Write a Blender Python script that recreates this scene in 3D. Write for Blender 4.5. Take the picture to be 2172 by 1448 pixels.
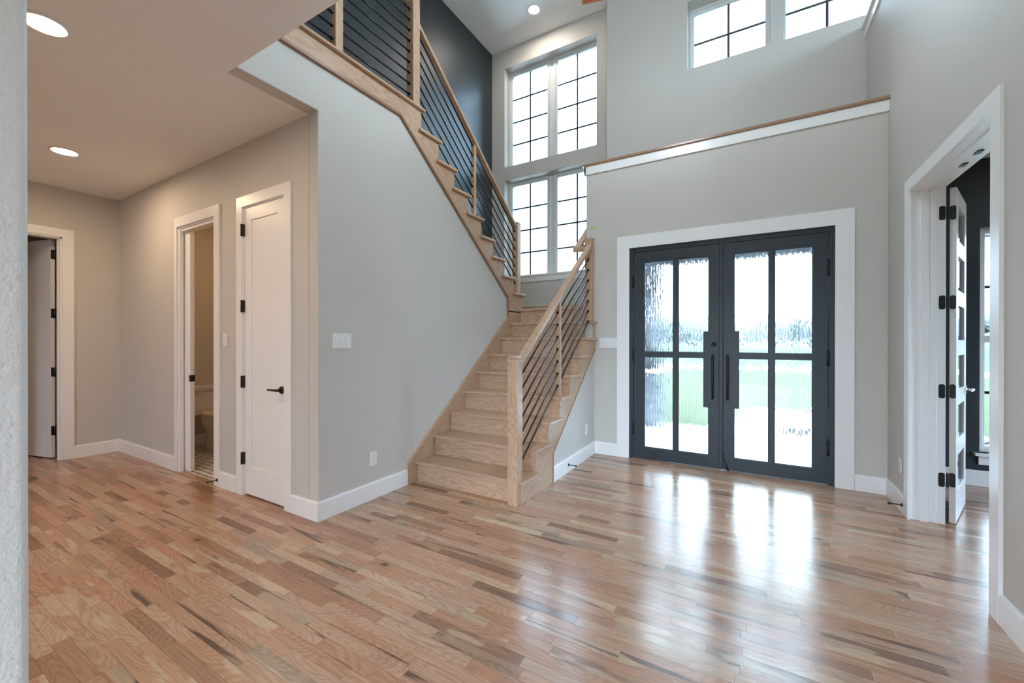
import bpy, bmesh, math, random
from mathutils import Vector, Matrix

# ------------------------------------------------------------------ clearing
for o in list(bpy.data.objects):
    bpy.data.objects.remove(o, do_unlink=True)
SC = bpy.context.scene
COL = SC.collection
random.seed(7)

# ------------------------------------------------------------------ camera
cam_d = bpy.data.cameras.new('camera'); cam = bpy.data.objects.new('camera', cam_d); COL.objects.link(cam)
cam_d.sensor_width = 36.0
cam_d.lens = 870.722 / 2172 * 36.0
cam_d.shift_y = 0.84 / 2172
cam_d.clip_start = 0.05; cam_d.clip_end = 800
def _cam_matrix():
    y, p, r = -0.529912422, -0.00239128211, 0.000640668757
    cy, sy, cp, sp, cr, sr = math.cos(y), math.sin(y), math.cos(p), math.sin(p), math.cos(r), math.sin(r)
    fw = Vector((sy * cp, cy * cp, sp)); right = Vector((cy, -sy, 0)); up = right.cross(fw)
    r2 = right * cr + up * sr; u2 = -right * sr + up * cr
    return Matrix(((r2.x, u2.x, -fw.x, 0), (r2.y, u2.y, -fw.y, 0), (r2.z, u2.z, -fw.z, 1.31), (0, 0, 0, 1)))
cam.matrix_world = _cam_matrix()
SC.camera = cam

# ------------------------------------------------------------------ view, world
SC.view_settings.view_transform = 'Standard'
SC.view_settings.look = 'None'
SC.view_settings.gamma = 1.0
SC.view_settings.use_curve_mapping = False
SC.view_settings.exposure = 1.68
SC.cycles.use_denoising = True
SC.cycles.max_bounces = 14
SC.cycles.diffuse_bounces = 7
SC.cycles.glossy_bounces = 4
SC.cycles.transmission_bounces = 8
SC.cycles.transparent_max_bounces = 16
SC.cycles.sample_clamp_indirect = 40.0
SC.cycles.caustics_reflective = False
SC.cycles.caustics_refractive = True

SKY_ZENITH = 7.0        # luminance overhead
SKY_SUNWARD = 1.6       # how much brighter the sky is behind the house, where the sun stands behind the cloud
SUNWARD = Vector((0.42, -0.85, 0.30)).normalized()
def make_world():
    w = bpy.data.worlds.new('overcast_sky'); SC.world = w; w.use_nodes = True
    nt = w.node_tree; nt.nodes.clear(); N = nt.nodes.new; L = nt.links.new
    tc = N('ShaderNodeTexCoord'); sep = N('ShaderNodeSeparateXYZ'); L(tc.outputs['Generated'], sep.inputs[0])
    up = N('ShaderNodeMath'); up.operation = 'MAXIMUM'; up.inputs[1].default_value = 0.0; L(sep.outputs['Z'], up.inputs[0])
    # overcast luminance: brighter overhead than at the horizon
    lum = N('ShaderNodeMath'); lum.operation = 'MULTIPLY_ADD'; L(up.outputs[0], lum.inputs[0]); lum.inputs[1].default_value = 0.62; lum.inputs[2].default_value = 0.38
    den = N('ShaderNodeMath'); den.operation = 'ADD'; L(up.outputs[0], den.inputs[0]); den.inputs[1].default_value = 0.18
    dv = N('ShaderNodeVectorMath'); dv.operation = 'DIVIDE'; L(tc.outputs['Generated'], dv.inputs[0])
    cmb = N('ShaderNodeCombineXYZ')
    for i in range(3): L(den.outputs[0], cmb.inputs[i])
    L(cmb.outputs[0], dv.inputs[1])
    n = N('ShaderNodeTexNoise'); n.inputs['Scale'].default_value = 1.9; n.inputs['Detail'].default_value = 7; n.inputs['Roughness'].default_value = 0.55; n.inputs['Distortion'].default_value = 0.4
    L(dv.outputs[0], n.inputs['Vector'])
    cr = N('ShaderNodeValToRGB'); cr.color_ramp.elements[0].position = 0.40; cr.color_ramp.elements[0].color = (0.60, 0.74, 0.95, 1)
    cr.color_ramp.elements[1].position = 0.60; cr.color_ramp.elements[1].color = (0.93, 0.97, 1.0, 1)
    L(n.outputs['Fac'], cr.inputs[0])
    mul = N('ShaderNodeMath'); mul.operation = 'MULTIPLY'; L(lum.outputs[0], mul.inputs[0]); mul.inputs[1].default_value = SKY_ZENITH
    dt = N('ShaderNodeVectorMath'); dt.operation = 'DOT_PRODUCT'; L(tc.outputs['Generated'], dt.inputs[0]); dt.inputs[1].default_value = SUNWARD
    gl = N('ShaderNodeMapRange'); gl.interpolation_type = 'SMOOTHSTEP'; L(dt.outputs['Value'], gl.inputs['Value']); gl.inputs['From Min'].default_value = -0.35; gl.inputs['From Max'].default_value = 0.95; gl.inputs['To Min'].default_value = 1.0; gl.inputs['To Max'].default_value = SKY_SUNWARD
    mul2 = N('ShaderNodeMath'); mul2.operation = 'MULTIPLY'; L(mul.outputs[0], mul2.inputs[0]); L(gl.outputs[0], mul2.inputs[1]); mul = mul2
    tint = N('ShaderNodeMix'); tint.data_type = 'RGBA'; tint.blend_type = 'MULTIPLY'; tint.inputs['Factor'].default_value = 1.0
    tr = N('ShaderNodeValToRGB'); tr.color_ramp.elements[0].color = (0.70, 0.89, 1.0, 1); tr.color_ramp.elements[1].color = (0.80, 0.91, 1.0, 1)
    gn = N('ShaderNodeMapRange'); L(dt.outputs['Value'], gn.inputs['Value']); gn.inputs['From Min'].default_value = 0.2; gn.inputs['From Max'].default_value = 1.0; L(gn.outputs[0], tr.inputs[0])
    L(cr.outputs[0], tint.inputs['A']); L(tr.outputs[0], tint.inputs['B'])
    bg = N('ShaderNodeBackground'); L(tint.outputs['Result'], bg.inputs['Color']); L(mul.outputs[0], bg.inputs['Strength'])
    out = N('ShaderNodeOutputWorld'); L(bg.outputs[0], out.inputs[0])
    w.cycles.sampling_method = 'MANUAL'; w.cycles.sample_map_resolution = 512
make_world()

# ------------------------------------------------------------------ materials
def new_mat(name):
    m = bpy.data.materials.new(name); m.use_nodes = True
    nt = m.node_tree; nt.nodes.clear()
    out = nt.nodes.new('ShaderNodeOutputMaterial'); b = nt.nodes.new('ShaderNodeBsdfPrincipled')
    nt.links.new(b.outputs[0], out.inputs[0])
    return m, nt, b, out
def plain(name, col, rough=0.5, metal=0.0, spec=0.5, coat=0.0):
    m, nt, b, out = new_mat(name)
    b.inputs['Base Color'].default_value = (*col, 1); b.inputs['Roughness'].default_value = rough
    b.inputs['Metallic'].default_value = metal; b.inputs['Specular IOR Level'].default_value = spec
    b.inputs['Coat Weight'].default_value = coat
    return m
def paint(name, col, rough=0.6, scale=110, strength=0.42, dist=0.0024, spec=0.35):
    """rolled wall paint over an orange peel texture"""
    m, nt, b, out = new_mat(name); N = nt.nodes.new; L = nt.links.new
    tc = N('ShaderNodeTexCoord'); n = N('ShaderNodeTexNoise'); n.inputs['Scale'].default_value = scale; n.inputs['Detail'].default_value = 3
    L(tc.outputs['Object'], n.inputs['Vector'])
    bp = N('ShaderNodeBump'); bp.inputs['Strength'].default_value = strength; bp.inputs['Distance'].default_value = dist
    L(n.outputs['Fac'], bp.inputs['Height']); L(bp.outputs[0], b.inputs['Normal'])
    n2 = N('ShaderNodeTexNoise'); n2.inputs['Scale'].default_value = 1.3; L(tc.outputs['Object'], n2.inputs['Vector'])
    mx = N('ShaderNodeMix'); mx.data_type = 'RGBA'; mx.inputs['A'].default_value = (*[c * 0.97 for c in col], 1); mx.inputs['B'].default_value = (*[min(1, c * 1.03) for c in col], 1)
    L(n2.outputs['Fac'], mx.inputs['Factor']); L(mx.outputs['Result'], b.inputs['Base Color'])
    b.inputs['Roughness'].default_value = rough; b.inputs['Specular IOR Level'].default_value = spec
    return m
def emit(name, col, strength):
    m = bpy.data.materials.new(name); m.use_nodes = True; nt = m.node_tree; nt.nodes.clear()
    e = nt.nodes.new('ShaderNodeEmission'); e.inputs[0].default_value = (*col, 1); e.inputs[1].default_value = strength
    o = nt.nodes.new('ShaderNodeOutputMaterial'); nt.links.new(e.outputs[0], o.inputs[0]); return m

WALL = paint('warm_grey_wall_paint', (0.595, 0.572, 0.532))
WALL_NEAR = paint('stippled_wall_paint', (0.595, 0.572, 0.532), scale=95, strength=0.9, dist=0.004)
CEIL = paint('ceiling_paint', (0.90, 0.90, 0.89), rough=0.8, scale=150, strength=0.12)
DARK = paint('charcoal_blue_wall_paint', (0.026, 0.036, 0.043), rough=0.40, spec=0.5, strength=0.5, dist=0.003)
WHITE = plain('white_trim_enamel', (0.86, 0.86, 0.855), rough=0.32)
VINYL = plain('white_window_vinyl', (0.74, 0.77, 0.77), rough=0.4)
PLASTIC = plain('white_switch_plastic', (0.80, 0.80, 0.79), rough=0.3)
STEEL = plain('charcoal_door_steel', (0.010, 0.0145, 0.021), rough=0.42, spec=0.5)
BLACK = plain('black_hardware', (0.010, 0.010, 0.011), rough=0.42)
BRONZE = plain('dark_bronze_hardware', (0.035, 0.026, 0.022), rough=0.4, metal=0.6)
ROD = plain('black_railing_rod', (0.008, 0.008, 0.009), rough=0.25)
CERAMIC = plain('white_porcelain', (0.78, 0.75, 0.70), rough=0.12)
CHROME = plain('polished_chrome', (0.75, 0.75, 0.75), rough=0.12, metal=1.0)
SLOT = plain('dark_slot', (0.02, 0.02, 0.02), rough=0.6)
TAPE = plain('lime_green_tape', (0.36, 0.62, 0.12), rough=0.6)
COPPER = plain('brushed_copper', (0.62, 0.26, 0.13), rough=0.3, metal=1.0)
MUNTIN = plain('grey_muntin', (0.055, 0.075, 0.10), rough=0.5)
LED_WARM = emit('warm_lamp_lens', (1.0, 0.73, 0.49), 85.0)
LED_HIGH = emit('neutral_lamp_lens', (1.0, 0.90, 0.80), 85.0)
LED_STUDY_FILL = emit('added_study_lens', (0.9, 0.95, 1.0), 35.0)  # for the unseen lamp added to lift the study walls
LED_WC_FILL = emit('added_amber_lens', (1.0, 0.56, 0.25), 42.0)  # for the unseen lamp added to warm the washroom
FILL_GLOBE = emit('added_fill_globe', (0.78, 0.90, 1.0), 54.0)  # unseen glowing globe, added as fill for walls and ceiling

def make_oak(name, axis, slope=None, base=(0.55, 0.372, 0.248), dark=(0.34, 0.20, 0.12), rough=0.30):
    """oak with the grain along one axis of the object"""
    m, nt, b, out = new_mat(name); N = nt.nodes.new; L = nt.links.new
    tc = N('ShaderNodeTexCoord'); oi = N('ShaderNodeObjectInfo')
    off = N('ShaderNodeMath'); off.operation = 'MULTIPLY'; off.inputs[1].default_value = 63.0; L(oi.outputs['Random'], off.inputs[0])
    mp = N('ShaderNodeMapping')
    if slope is not None: mp.inputs['Rotation'].default_value = (slope, 0, 0)
    L(tc.outputs['Object'], mp.inputs['Vector'])
    add = N('ShaderNodeVectorMath'); add.operation = 'ADD'; L(mp.outputs[0], add.inputs[0])
    cmb = N('ShaderNodeCombineXYZ')
    for i in range(3): L(off.outputs[0], cmb.inputs[i])
    L(cmb.outputs[0], add.inputs[1])
    def stretched(along, across):
        v = [across] * 3; v['xyz'.index(axis)] = along
        s = N('ShaderNodeVectorMath'); s.operation = 'MULTIPLY'; s.inputs[1].default_value = v; L(add.outputs[0], s.inputs[0]); return s
    s1 = stretched(1.4, 9.0)
    n1 = N('ShaderNodeTexNoise'); n1.inputs['Scale'].default_value = 1.0; n1.inputs['Detail'].default_value = 1.5; L(s1.outputs[0], n1.inputs['Vector'])
    # cathedral rings: contour lines of a stretched noise field
    k = N('ShaderNodeMath'); k.operation = 'MULTIPLY'; k.inputs[1].default_value = 110.0; L(n1.outputs['Fac'], k.inputs[0])
    sn = N('ShaderNodeMath'); sn.operation = 'SINE'; L(k.outputs[0], sn.inputs[0])
    s2 = stretched(5.0, 150.0)
    n2 = N('ShaderNodeTexNoise'); n2.inputs['Scale'].default_value = 1.0; n2.inputs['Detail'].default_value = 3; L(s2.outputs[0], n2.inputs['Vector'])
    r1 = N('ShaderNodeMapRange'); L(sn.outputs[0], r1.inputs['Value']); r1.inputs['From Min'].default_value = -0.2; r1.inputs['From Max'].default_value = 1.0; r1.inputs['To Max'].default_value = 0.42
    r2 = N('ShaderNodeMapRange'); L(n2.outputs['Fac'], r2.inputs['Value']); r2.inputs['From Min'].default_value = 0.42; r2.inputs['From Max'].default_value = 0.75; r2.inputs['To Max'].default_value = 0.45
    f = N('ShaderNodeMath'); f.operation = 'ADD'; f.use_clamp = True; L(r1.outputs[0], f.inputs[0]); L(r2.outputs[0], f.inputs[1])
    mx = N('ShaderNodeMix'); mx.data_type = 'RGBA'; mx.inputs['A'].default_value = (*base, 1); mx.inputs['B'].default_value = (*dark, 1)
    L(f.outputs[0], mx.inputs['Factor'])
    hv = N('ShaderNodeHueSaturation'); L(mx.outputs['Result'], hv.inputs['Color'])
    rv = N('ShaderNodeMapRange'); L(oi.outputs['Random'], rv.inputs['Value']); rv.inputs['To Min'].default_value = 0.90; rv.inputs['To Max'].default_value = 1.10; L(rv.outputs[0], hv.inputs['Value'])
    L(hv.outputs[0], b.inputs['Base Color'])
    b.inputs['Roughness'].default_value = rough; b.inputs['Specular IOR Level'].default_value = 0.4
    bp = N('ShaderNodeBump'); bp.inputs['Strength'].default_value = 0.08; bp.inputs['Distance'].default_value = 0.001; L(n2.outputs['Fac'], bp.inputs['Height']); L(bp.outputs[0], b.inputs['Normal'])
    return m
OAK_X = make_oak('oak_grain_across', 'x'); OAK_Y = make_oak('oak_grain_along', 'y'); OAK_Z = make_oak('oak_grain_upright', 'z')
SLOPE = math.atan2(0.1935, 0.2475)
OAK_S = make_oak('oak_grain_sloping', 'y', slope=-SLOPE)
OAK_D = make_oak('oak_grain_descending', 'y', slope=SLOPE)
OAK_MOULD = make_oak('oak_moulding_shaded', 'y', base=(0.33, 0.19, 0.115), dark=(0.26, 0.14, 0.08))  # darker oak: shade of the downward-facing moulding put into the colour
OAK_CAP = make_oak('oak_cap_stain', 'x', base=(0.36, 0.22, 0.14), dark=(0.28, 0.16, 0.09))

def make_floor():
    m, nt, b, out = new_mat('mixed_oak_floorboards'); N = nt.nodes.new; L = nt.links.new
    def M(op, a, c=None, d=None, clamp=False):
        n = N('ShaderNodeMath'); n.operation = op; n.use_clamp = clamp
        for i, v in enumerate((a, c, d)):
            if v is None: continue
            if isinstance(v, (int, float)): n.inputs[i].default_value = v
            else: L(v, n.inputs[i])
        return n.outputs[0]
    BW = 0.0575
    tc = N('ShaderNodeTexCoord'); sp = N('ShaderNodeSeparateXYZ'); L(tc.outputs['Object'], sp.inputs[0])
    X, Y = sp.outputs['X'], sp.outputs['Y']
    yb = M('DIVIDE', Y, BW); row = M('FLOOR', yb); fy = M('FRACT', yb)
    wn = N('ShaderNodeTexWhiteNoise'); wn.noise_dimensions = '1D'; L(row, wn.inputs['W'])
    W = M('MULTIPLY_ADD', X, 1 / 0.50, M('MULTIPLY_ADD', wn.outputs['Value'], 43.7, M('MULTIPLY', row, 11.31)))
    vo = N('ShaderNodeTexVoronoi'); vo.voronoi_dimensions = '1D'; vo.inputs['Scale'].default_value = 1.0; vo.inputs['Randomness'].default_value = 0.85; L(W, vo.inputs['W'])
    ve = N('ShaderNodeTexVoronoi'); ve.voronoi_dimensions = '1D'; ve.feature = 'DISTANCE_TO_EDGE'; ve.inputs['Scale'].default_value = 1.0; ve.inputs['Randomness'].default_value = 0.85; L(W, ve.inputs['W'])
    cs = N('ShaderNodeSeparateColor'); L(vo.outputs['Color'], cs.inputs[0])
    r1, r2, r3 = cs.outputs[0], cs.outputs[1], cs.outputs[2]
    ramp = N('ShaderNodeValToRGB'); el = ramp.color_ramp.elements
    stops = [(0.0, (0.25, 0.140, 0.092)), (0.07, (0.37, 0.200, 0.125)), (0.25, (0.48, 0.262, 0.162)), (0.5, (0.53, 0.308, 0.198)), (0.72, (0.50, 0.315, 0.212)), (0.88, (0.58, 0.395, 0.262)), (0.95, (0.35, 0.250, 0.180)), (1.0, (0.55, 0.262, 0.155))]
    el[0].position, el[0].color = stops[0][0], (*stops[0][1], 1); el[1].position, el[1].color = stops[-1][0], (*stops[-1][1], 1)
    for p, c in stops[1:-1]:
        e = el.new(p); e.color = (*c, 1)
    L(r1, ramp.inputs[0])
    def vec(ax, ay):
        c = N('ShaderNodeCombineXYZ'); L(M('MULTIPLY_ADD', X, ax, M('MULTIPLY', r2, 91.0)), c.inputs[0]); L(M('MULTIPLY', Y, ay), c.inputs[1]); L(M('MULTIPLY', r3, 57.0), c.inputs[2]); return c.outputs[0]
    def noise(v, detail=2, rough=0.5, dist=0.0):
        n = N('ShaderNodeTexNoise'); n.inputs['Scale'].default_value = 1.0; n.inputs['Detail'].default_value = detail; n.inputs['Roughness'].default_value = rough; n.inputs['Distortion'].default_value = dist; L(v, n.inputs['Vector']); return n.outputs['Fac']
    def rng(v, a, c, lo=0.0, hi=1.0):
        n = N('ShaderNodeMapRange'); L(v, n.inputs['Value']); n.inputs['From Min'].default_value = a; n.inputs['From Max'].default_value = c; n.inputs['To Min'].default_value = lo; n.inputs['To Max'].default_value = hi; return n.outputs[0]
    figure = noise(vec(1.7, 9.0), 0.6)
    rings = M('SINE', M('MULTIPLY_ADD', figure, 135.0, M('MULTIPLY', noise(vec(9.0, 40.0), 2), 3.0)))
    fine = noise(vec(6.0, 170.0), 3)
    pores = noise(vec(14.0, 420.0), 2)
    streak = noise(vec(1.1, 17.0), 2.5, 0.55, 0.6)
    blotch = noise(vec(2.6, 9.0), 2)
    def mixc(fac, a, colr):
        x = N('ShaderNodeMix'); x.data_type = 'RGBA'; L(fac, x.inputs['Factor']); L(a, x.inputs['A'])
        if isinstance(colr, tuple): x.inputs['B'].default_value = (*colr, 1)
        else: L(colr, x.inputs['B'])
        return x.outputs['Result']
    def darker(c, v):
        h = N('ShaderNodeHueSaturation'); L(c, h.inputs['Color']); h.inputs['Value'].default_value = v; return h.outputs[0]
    c = ramp.outputs[0]
    c = mixc(rng(rings, -0.3, 1.0, 0, 0.8), c, darker(c, 0.80))
    c = mixc(rng(fine, 0.45, 0.72, 0, 0.7), c, darker(c, 0.66))
    c = mixc(rng(pores, 0.6, 0.8, 0, 0.4), c, (0.14, 0.08, 0.05))
    # mineral streaks and heart wood in some boards
    some = M('GREATER_THAN', r3, 0.45)
    c = mixc(M('MULTIPLY', rng(streak, 0.585, 0.69, 0, 0.88), some), c, (0.085, 0.052, 0.036))
    pale = M('GREATER_THAN', r2, 0.72)
    c = mixc(M('MULTIPLY', rng(blotch, 0.55, 0.60, 0, 0.5), pale), c, (0.60, 0.47, 0.32))
    # knots
    kv = N('ShaderNodeTexVoronoi'); kv.inputs['Scale'].default_value = 1.0; kv.inputs['Randomness'].default_value = 1.0
    kc = N('ShaderNodeCombineXYZ'); L(M('MULTIPLY', X, 2.3), kc.inputs[0]); L(M('MULTIPLY', Y, 4.6), kc.inputs[1]); L(kc.outputs[0], kv.inputs['Vector'])
    ks = N('ShaderNodeSeparateColor'); L(kv.outputs['Color'], ks.inputs[0])
    kd = M('ADD', kv.outputs['Distance'], M('MULTIPLY_ADD', noise(vec(30, 60), 2), 0.10, -0.05))
    kmask = M('MULTIPLY', rng(kd, 0.085, 0.045), M('GREATER_THAN', ks.outputs[0], 0.70), clamp=True)
    c = mixc(M('MULTIPLY', kmask, 0.9), c, (0.06, 0.035, 0.025))
    halo = M('MULTIPLY', rng(kd, 0.26, 0.08), M('GREATER_THAN', ks.outputs[0], 0.70), clamp=True)
    c = mixc(M('MULTIPLY', halo, 0.35), c, (0.20, 0.11, 0.065))
    # seams
    ey = M('MULTIPLY', M('MINIMUM', fy, M('SUBTRACT', 1.0, fy)), BW)
    ex = M('MULTIPLY', ve.outputs['Distance'], 0.50)
    edge = M('MINIMUM', ey, ex)
    seam = rng(edge, 0.0011, 0.0005)
    c = mixc(M('MULTIPLY', seam, 0.55), c, (0.07, 0.045, 0.03))
    L(c, b.inputs['Base Color'])
    L(rng(noise(vec(3, 12), 2), 0.3, 0.7, 0.17, 0.25), b.inputs['Roughness'])
    b.inputs['Specular IOR Level'].default_value = 0.5
    h = M('ADD', M('MULTIPLY', seam, -0.7), M('MULTIPLY', noise(vec(0.8, 6.0), 2), 0.9))
    bp = N('ShaderNodeBump'); bp.inputs['Strength'].default_value = 0.35; bp.inputs['Distance'].default_value = 0.0012; L(h, bp.inputs['Height']); L(bp.outputs[0], b.inputs['Normal'])
    return m
FLOOR = make_floor()

def make_tile():
    m, nt, b, out = new_mat('outlined_white_floor_tile'); N = nt.nodes.new; L = nt.links.new
    tc = N('ShaderNodeTexCoord'); mp = N('ShaderNodeMapping'); mp.inputs['Rotation'].default_value = (0, 0, 0); L(tc.outputs['Object'], mp.inputs[0])
    br = N('ShaderNodeTexBrick'); L(mp.outputs[0], br.inputs['Vector'])
    br.inputs['Scale'].default_value = 1.0; br.inputs['Brick Width'].default_value = 0.15; br.inputs['Row Height'].default_value = 0.06; br.inputs['Mortar Size'].default_value = 0.0055
    br.inputs['Color1'].default_value = (0.72, 0.70, 0.66, 1); br.inputs['Color2'].default_value = (0.66, 0.64, 0.60, 1); br.inputs['Mortar'].default_value = (0.05, 0.04, 0.035, 1)
    L(br.outputs['Color'], b.inputs['Base Color']); b.inputs['Roughness'].default_value = 0.3
    return m
TILE = make_tile()

def make_clear_glass():
    m = bpy.data.materials.new('clear_window_glass'); m.use_nodes = True; nt = m.node_tree; nt.nodes.clear(); N = nt.nodes.new; L = nt.links.new
    t = N('ShaderNodeBsdfTransparent'); t.inputs[0].default_value = (0.96, 0.98, 0.98, 1)
    g = N('ShaderNodeBsdfGlossy'); g.inputs['Roughness'].default_value = 0.01
    f = N('ShaderNodeFresnel'); f.inputs['IOR'].default_value = 1.35
    mx = N('ShaderNodeMixShader'); L(f.outputs[0], mx.inputs[0]); L(t.outputs[0], mx.inputs[1]); L(g.outputs[0], mx.inputs[2])
    o = N('ShaderNodeOutputMaterial'); L(mx.outputs[0], o.inputs[0]); return m
GLASS = make_clear_glass()
def make_rain_glass():
    m, nt, b, out = new_mat('rain_textured_glass'); N = nt.nodes.new; L = nt.links.new
    b.inputs['Base Color'].default_value = (0.97, 0.99, 1, 1); b.inputs['Transmission Weight'].default_value = 1.0; b.inputs['Roughness'].default_value = 0.0; b.inputs['IOR'].default_value = 1.45
    tc = N('ShaderNodeTexCoord'); sp = N('ShaderNodeSeparateXYZ'); L(tc.outputs['Object'], sp.inputs[0])
    def M(op, a, c=None, d=None):
        n = N('ShaderNodeMath'); n.operation = op
        for i, v in enumerate((a, c, d)):
            if v is None: continue
            if isinstance(v, (int, float)): n.inputs[i].default_value = v
            else: L(v, n.inputs[i])
        return n.outputs[0]
    X, Z = sp.outputs['X'], sp.outputs['Z']
    wob = N('ShaderNodeTexNoise'); wob.inputs['Scale'].default_value = 1.0; wob.inputs['Detail'].default_value = 1
    c1 = N('ShaderNodeCombineXYZ'); L(M('MULTIPLY', X, 9.0), c1.inputs[0]); L(M('MULTIPLY', Z, 11.0), c1.inputs[2]); L(c1.outputs[0], wob.inputs['Vector'])
    xs = M('MULTIPLY_ADD', wob.outputs['Fac'], 0.022, X)
    rib = M('SINE', M('MULTIPLY', xs, 2 * math.pi / 0.027))
    n2 = N('ShaderNodeTexNoise'); n2.inputs['Scale'].default_value = 1.0; n2.inputs['Detail'].default_value = 1
    c2 = N('ShaderNodeCombineXYZ'); L(M('MULTIPLY', X, 62.0), c2.inputs[0]); L(M('MULTIPLY', Z, 11.0), c2.inputs[2]); L(c2.outputs[0], n2.inputs['Vector'])
    h = M('MULTIPLY_ADD', rib, 0.10, n2.outputs['Fac'])
    bp = N('ShaderNodeBump'); bp.inputs['Strength'].default_value = 1.0; bp.inputs['Distance'].default_value = 0.0034; L(h, bp.inputs['Height']); L(bp.outputs[0], b.inputs['Normal'])
    return m
RAIN = make_rain_glass()
SMOOTH_GLASS = plain('smooth_back_of_glass', (0.97, 0.99, 1.0), rough=0.0)
SMOOTH_GLASS.node_tree.nodes['Principled BSDF'].inputs['Transmission Weight'].default_value = 1.0
SMOOTH_GLASS.node_tree.nodes['Principled BSDF'].inputs['IOR'].default_value = 1.45
def make_ground(name, c1, c2, scale, rough=0.9, bump=0.3):
    m, nt, b, out = new_mat(name); N = nt.nodes.new; L = nt.links.new
    tc = N('ShaderNodeTexCoord'); n = N('ShaderNodeTexNoise'); n.inputs['Scale'].default_value = scale; n.inputs['Detail'].default_value = 6; L(tc.outputs['Object'], n.inputs['Vector'])
    cr = N('ShaderNodeValToRGB'); cr.color_ramp.elements[0].position = 0.35; cr.color_ramp.elements[0].color = (*c1, 1); cr.color_ramp.elements[1].position = 0.65; cr.color_ramp.elements[1].color = (*c2, 1)
    L(n.outputs['Fac'], cr.inputs[0]); L(cr.outputs[0], b.inputs['Base Color']); b.inputs['Roughness'].default_value = rough; b.inputs['Specular IOR Level'].default_value = 0.1
    bp = N('ShaderNodeBump'); bp.inputs['Strength'].default_value = bump; bp.inputs['Distance'].default_value = 0.02; L(n.outputs['Fac'], bp.inputs['Height']); L(bp.outputs[0], b.inputs['Normal'])
    return m
LAWN = make_ground('lawn_turf', (0.036, 0.043, 0.017), (0.044, 0.052, 0.022), 3.0)
MEADOW = make_ground('far_meadow', (0.030, 0.042, 0.022), (0.045, 0.055, 0.032), 0.15)
CONCRETE = make_ground('pale_concrete', (0.74, 0.74, 0.73), (0.80, 0.80, 0.79), 6.0, bump=0.1)
HILL = make_ground('hazy_wooded_hill', (0.056, 0.062, 0.068), (0.066, 0.072, 0.078), 0.35)  # blue-grey distance haze mixed into the hill colour
LEAF = make_ground('hazy_tree_leaves', (0.042, 0.051, 0.046), (0.060, 0.070, 0.062), 4.0)  # leaf green greyed by painted distance haze; the porch plants share it
BARK = make_ground('tree_bark', (0.10, 0.08, 0.06), (0.17, 0.14, 0.11), 12.0)
STONE = make_ground('grey_ledge_stone', (0.09, 0.095, 0.105), (0.20, 0.205, 0.22), 7.0, bump=0.8)
STUCCO = make_ground('pale_stucco', (0.52, 0.53, 0.53), (0.58, 0.58, 0.57), 30.0, bump=0.2)
TIMBER = make_ground('weathered_grey_paint', (0.060, 0.066, 0.074), (0.085, 0.090, 0.098), 9.0, bump=0.2)
ASPHALT = make_ground('pale_road', (0.42, 0.42, 0.41), (0.50, 0.49, 0.48), 2.0)

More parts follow.
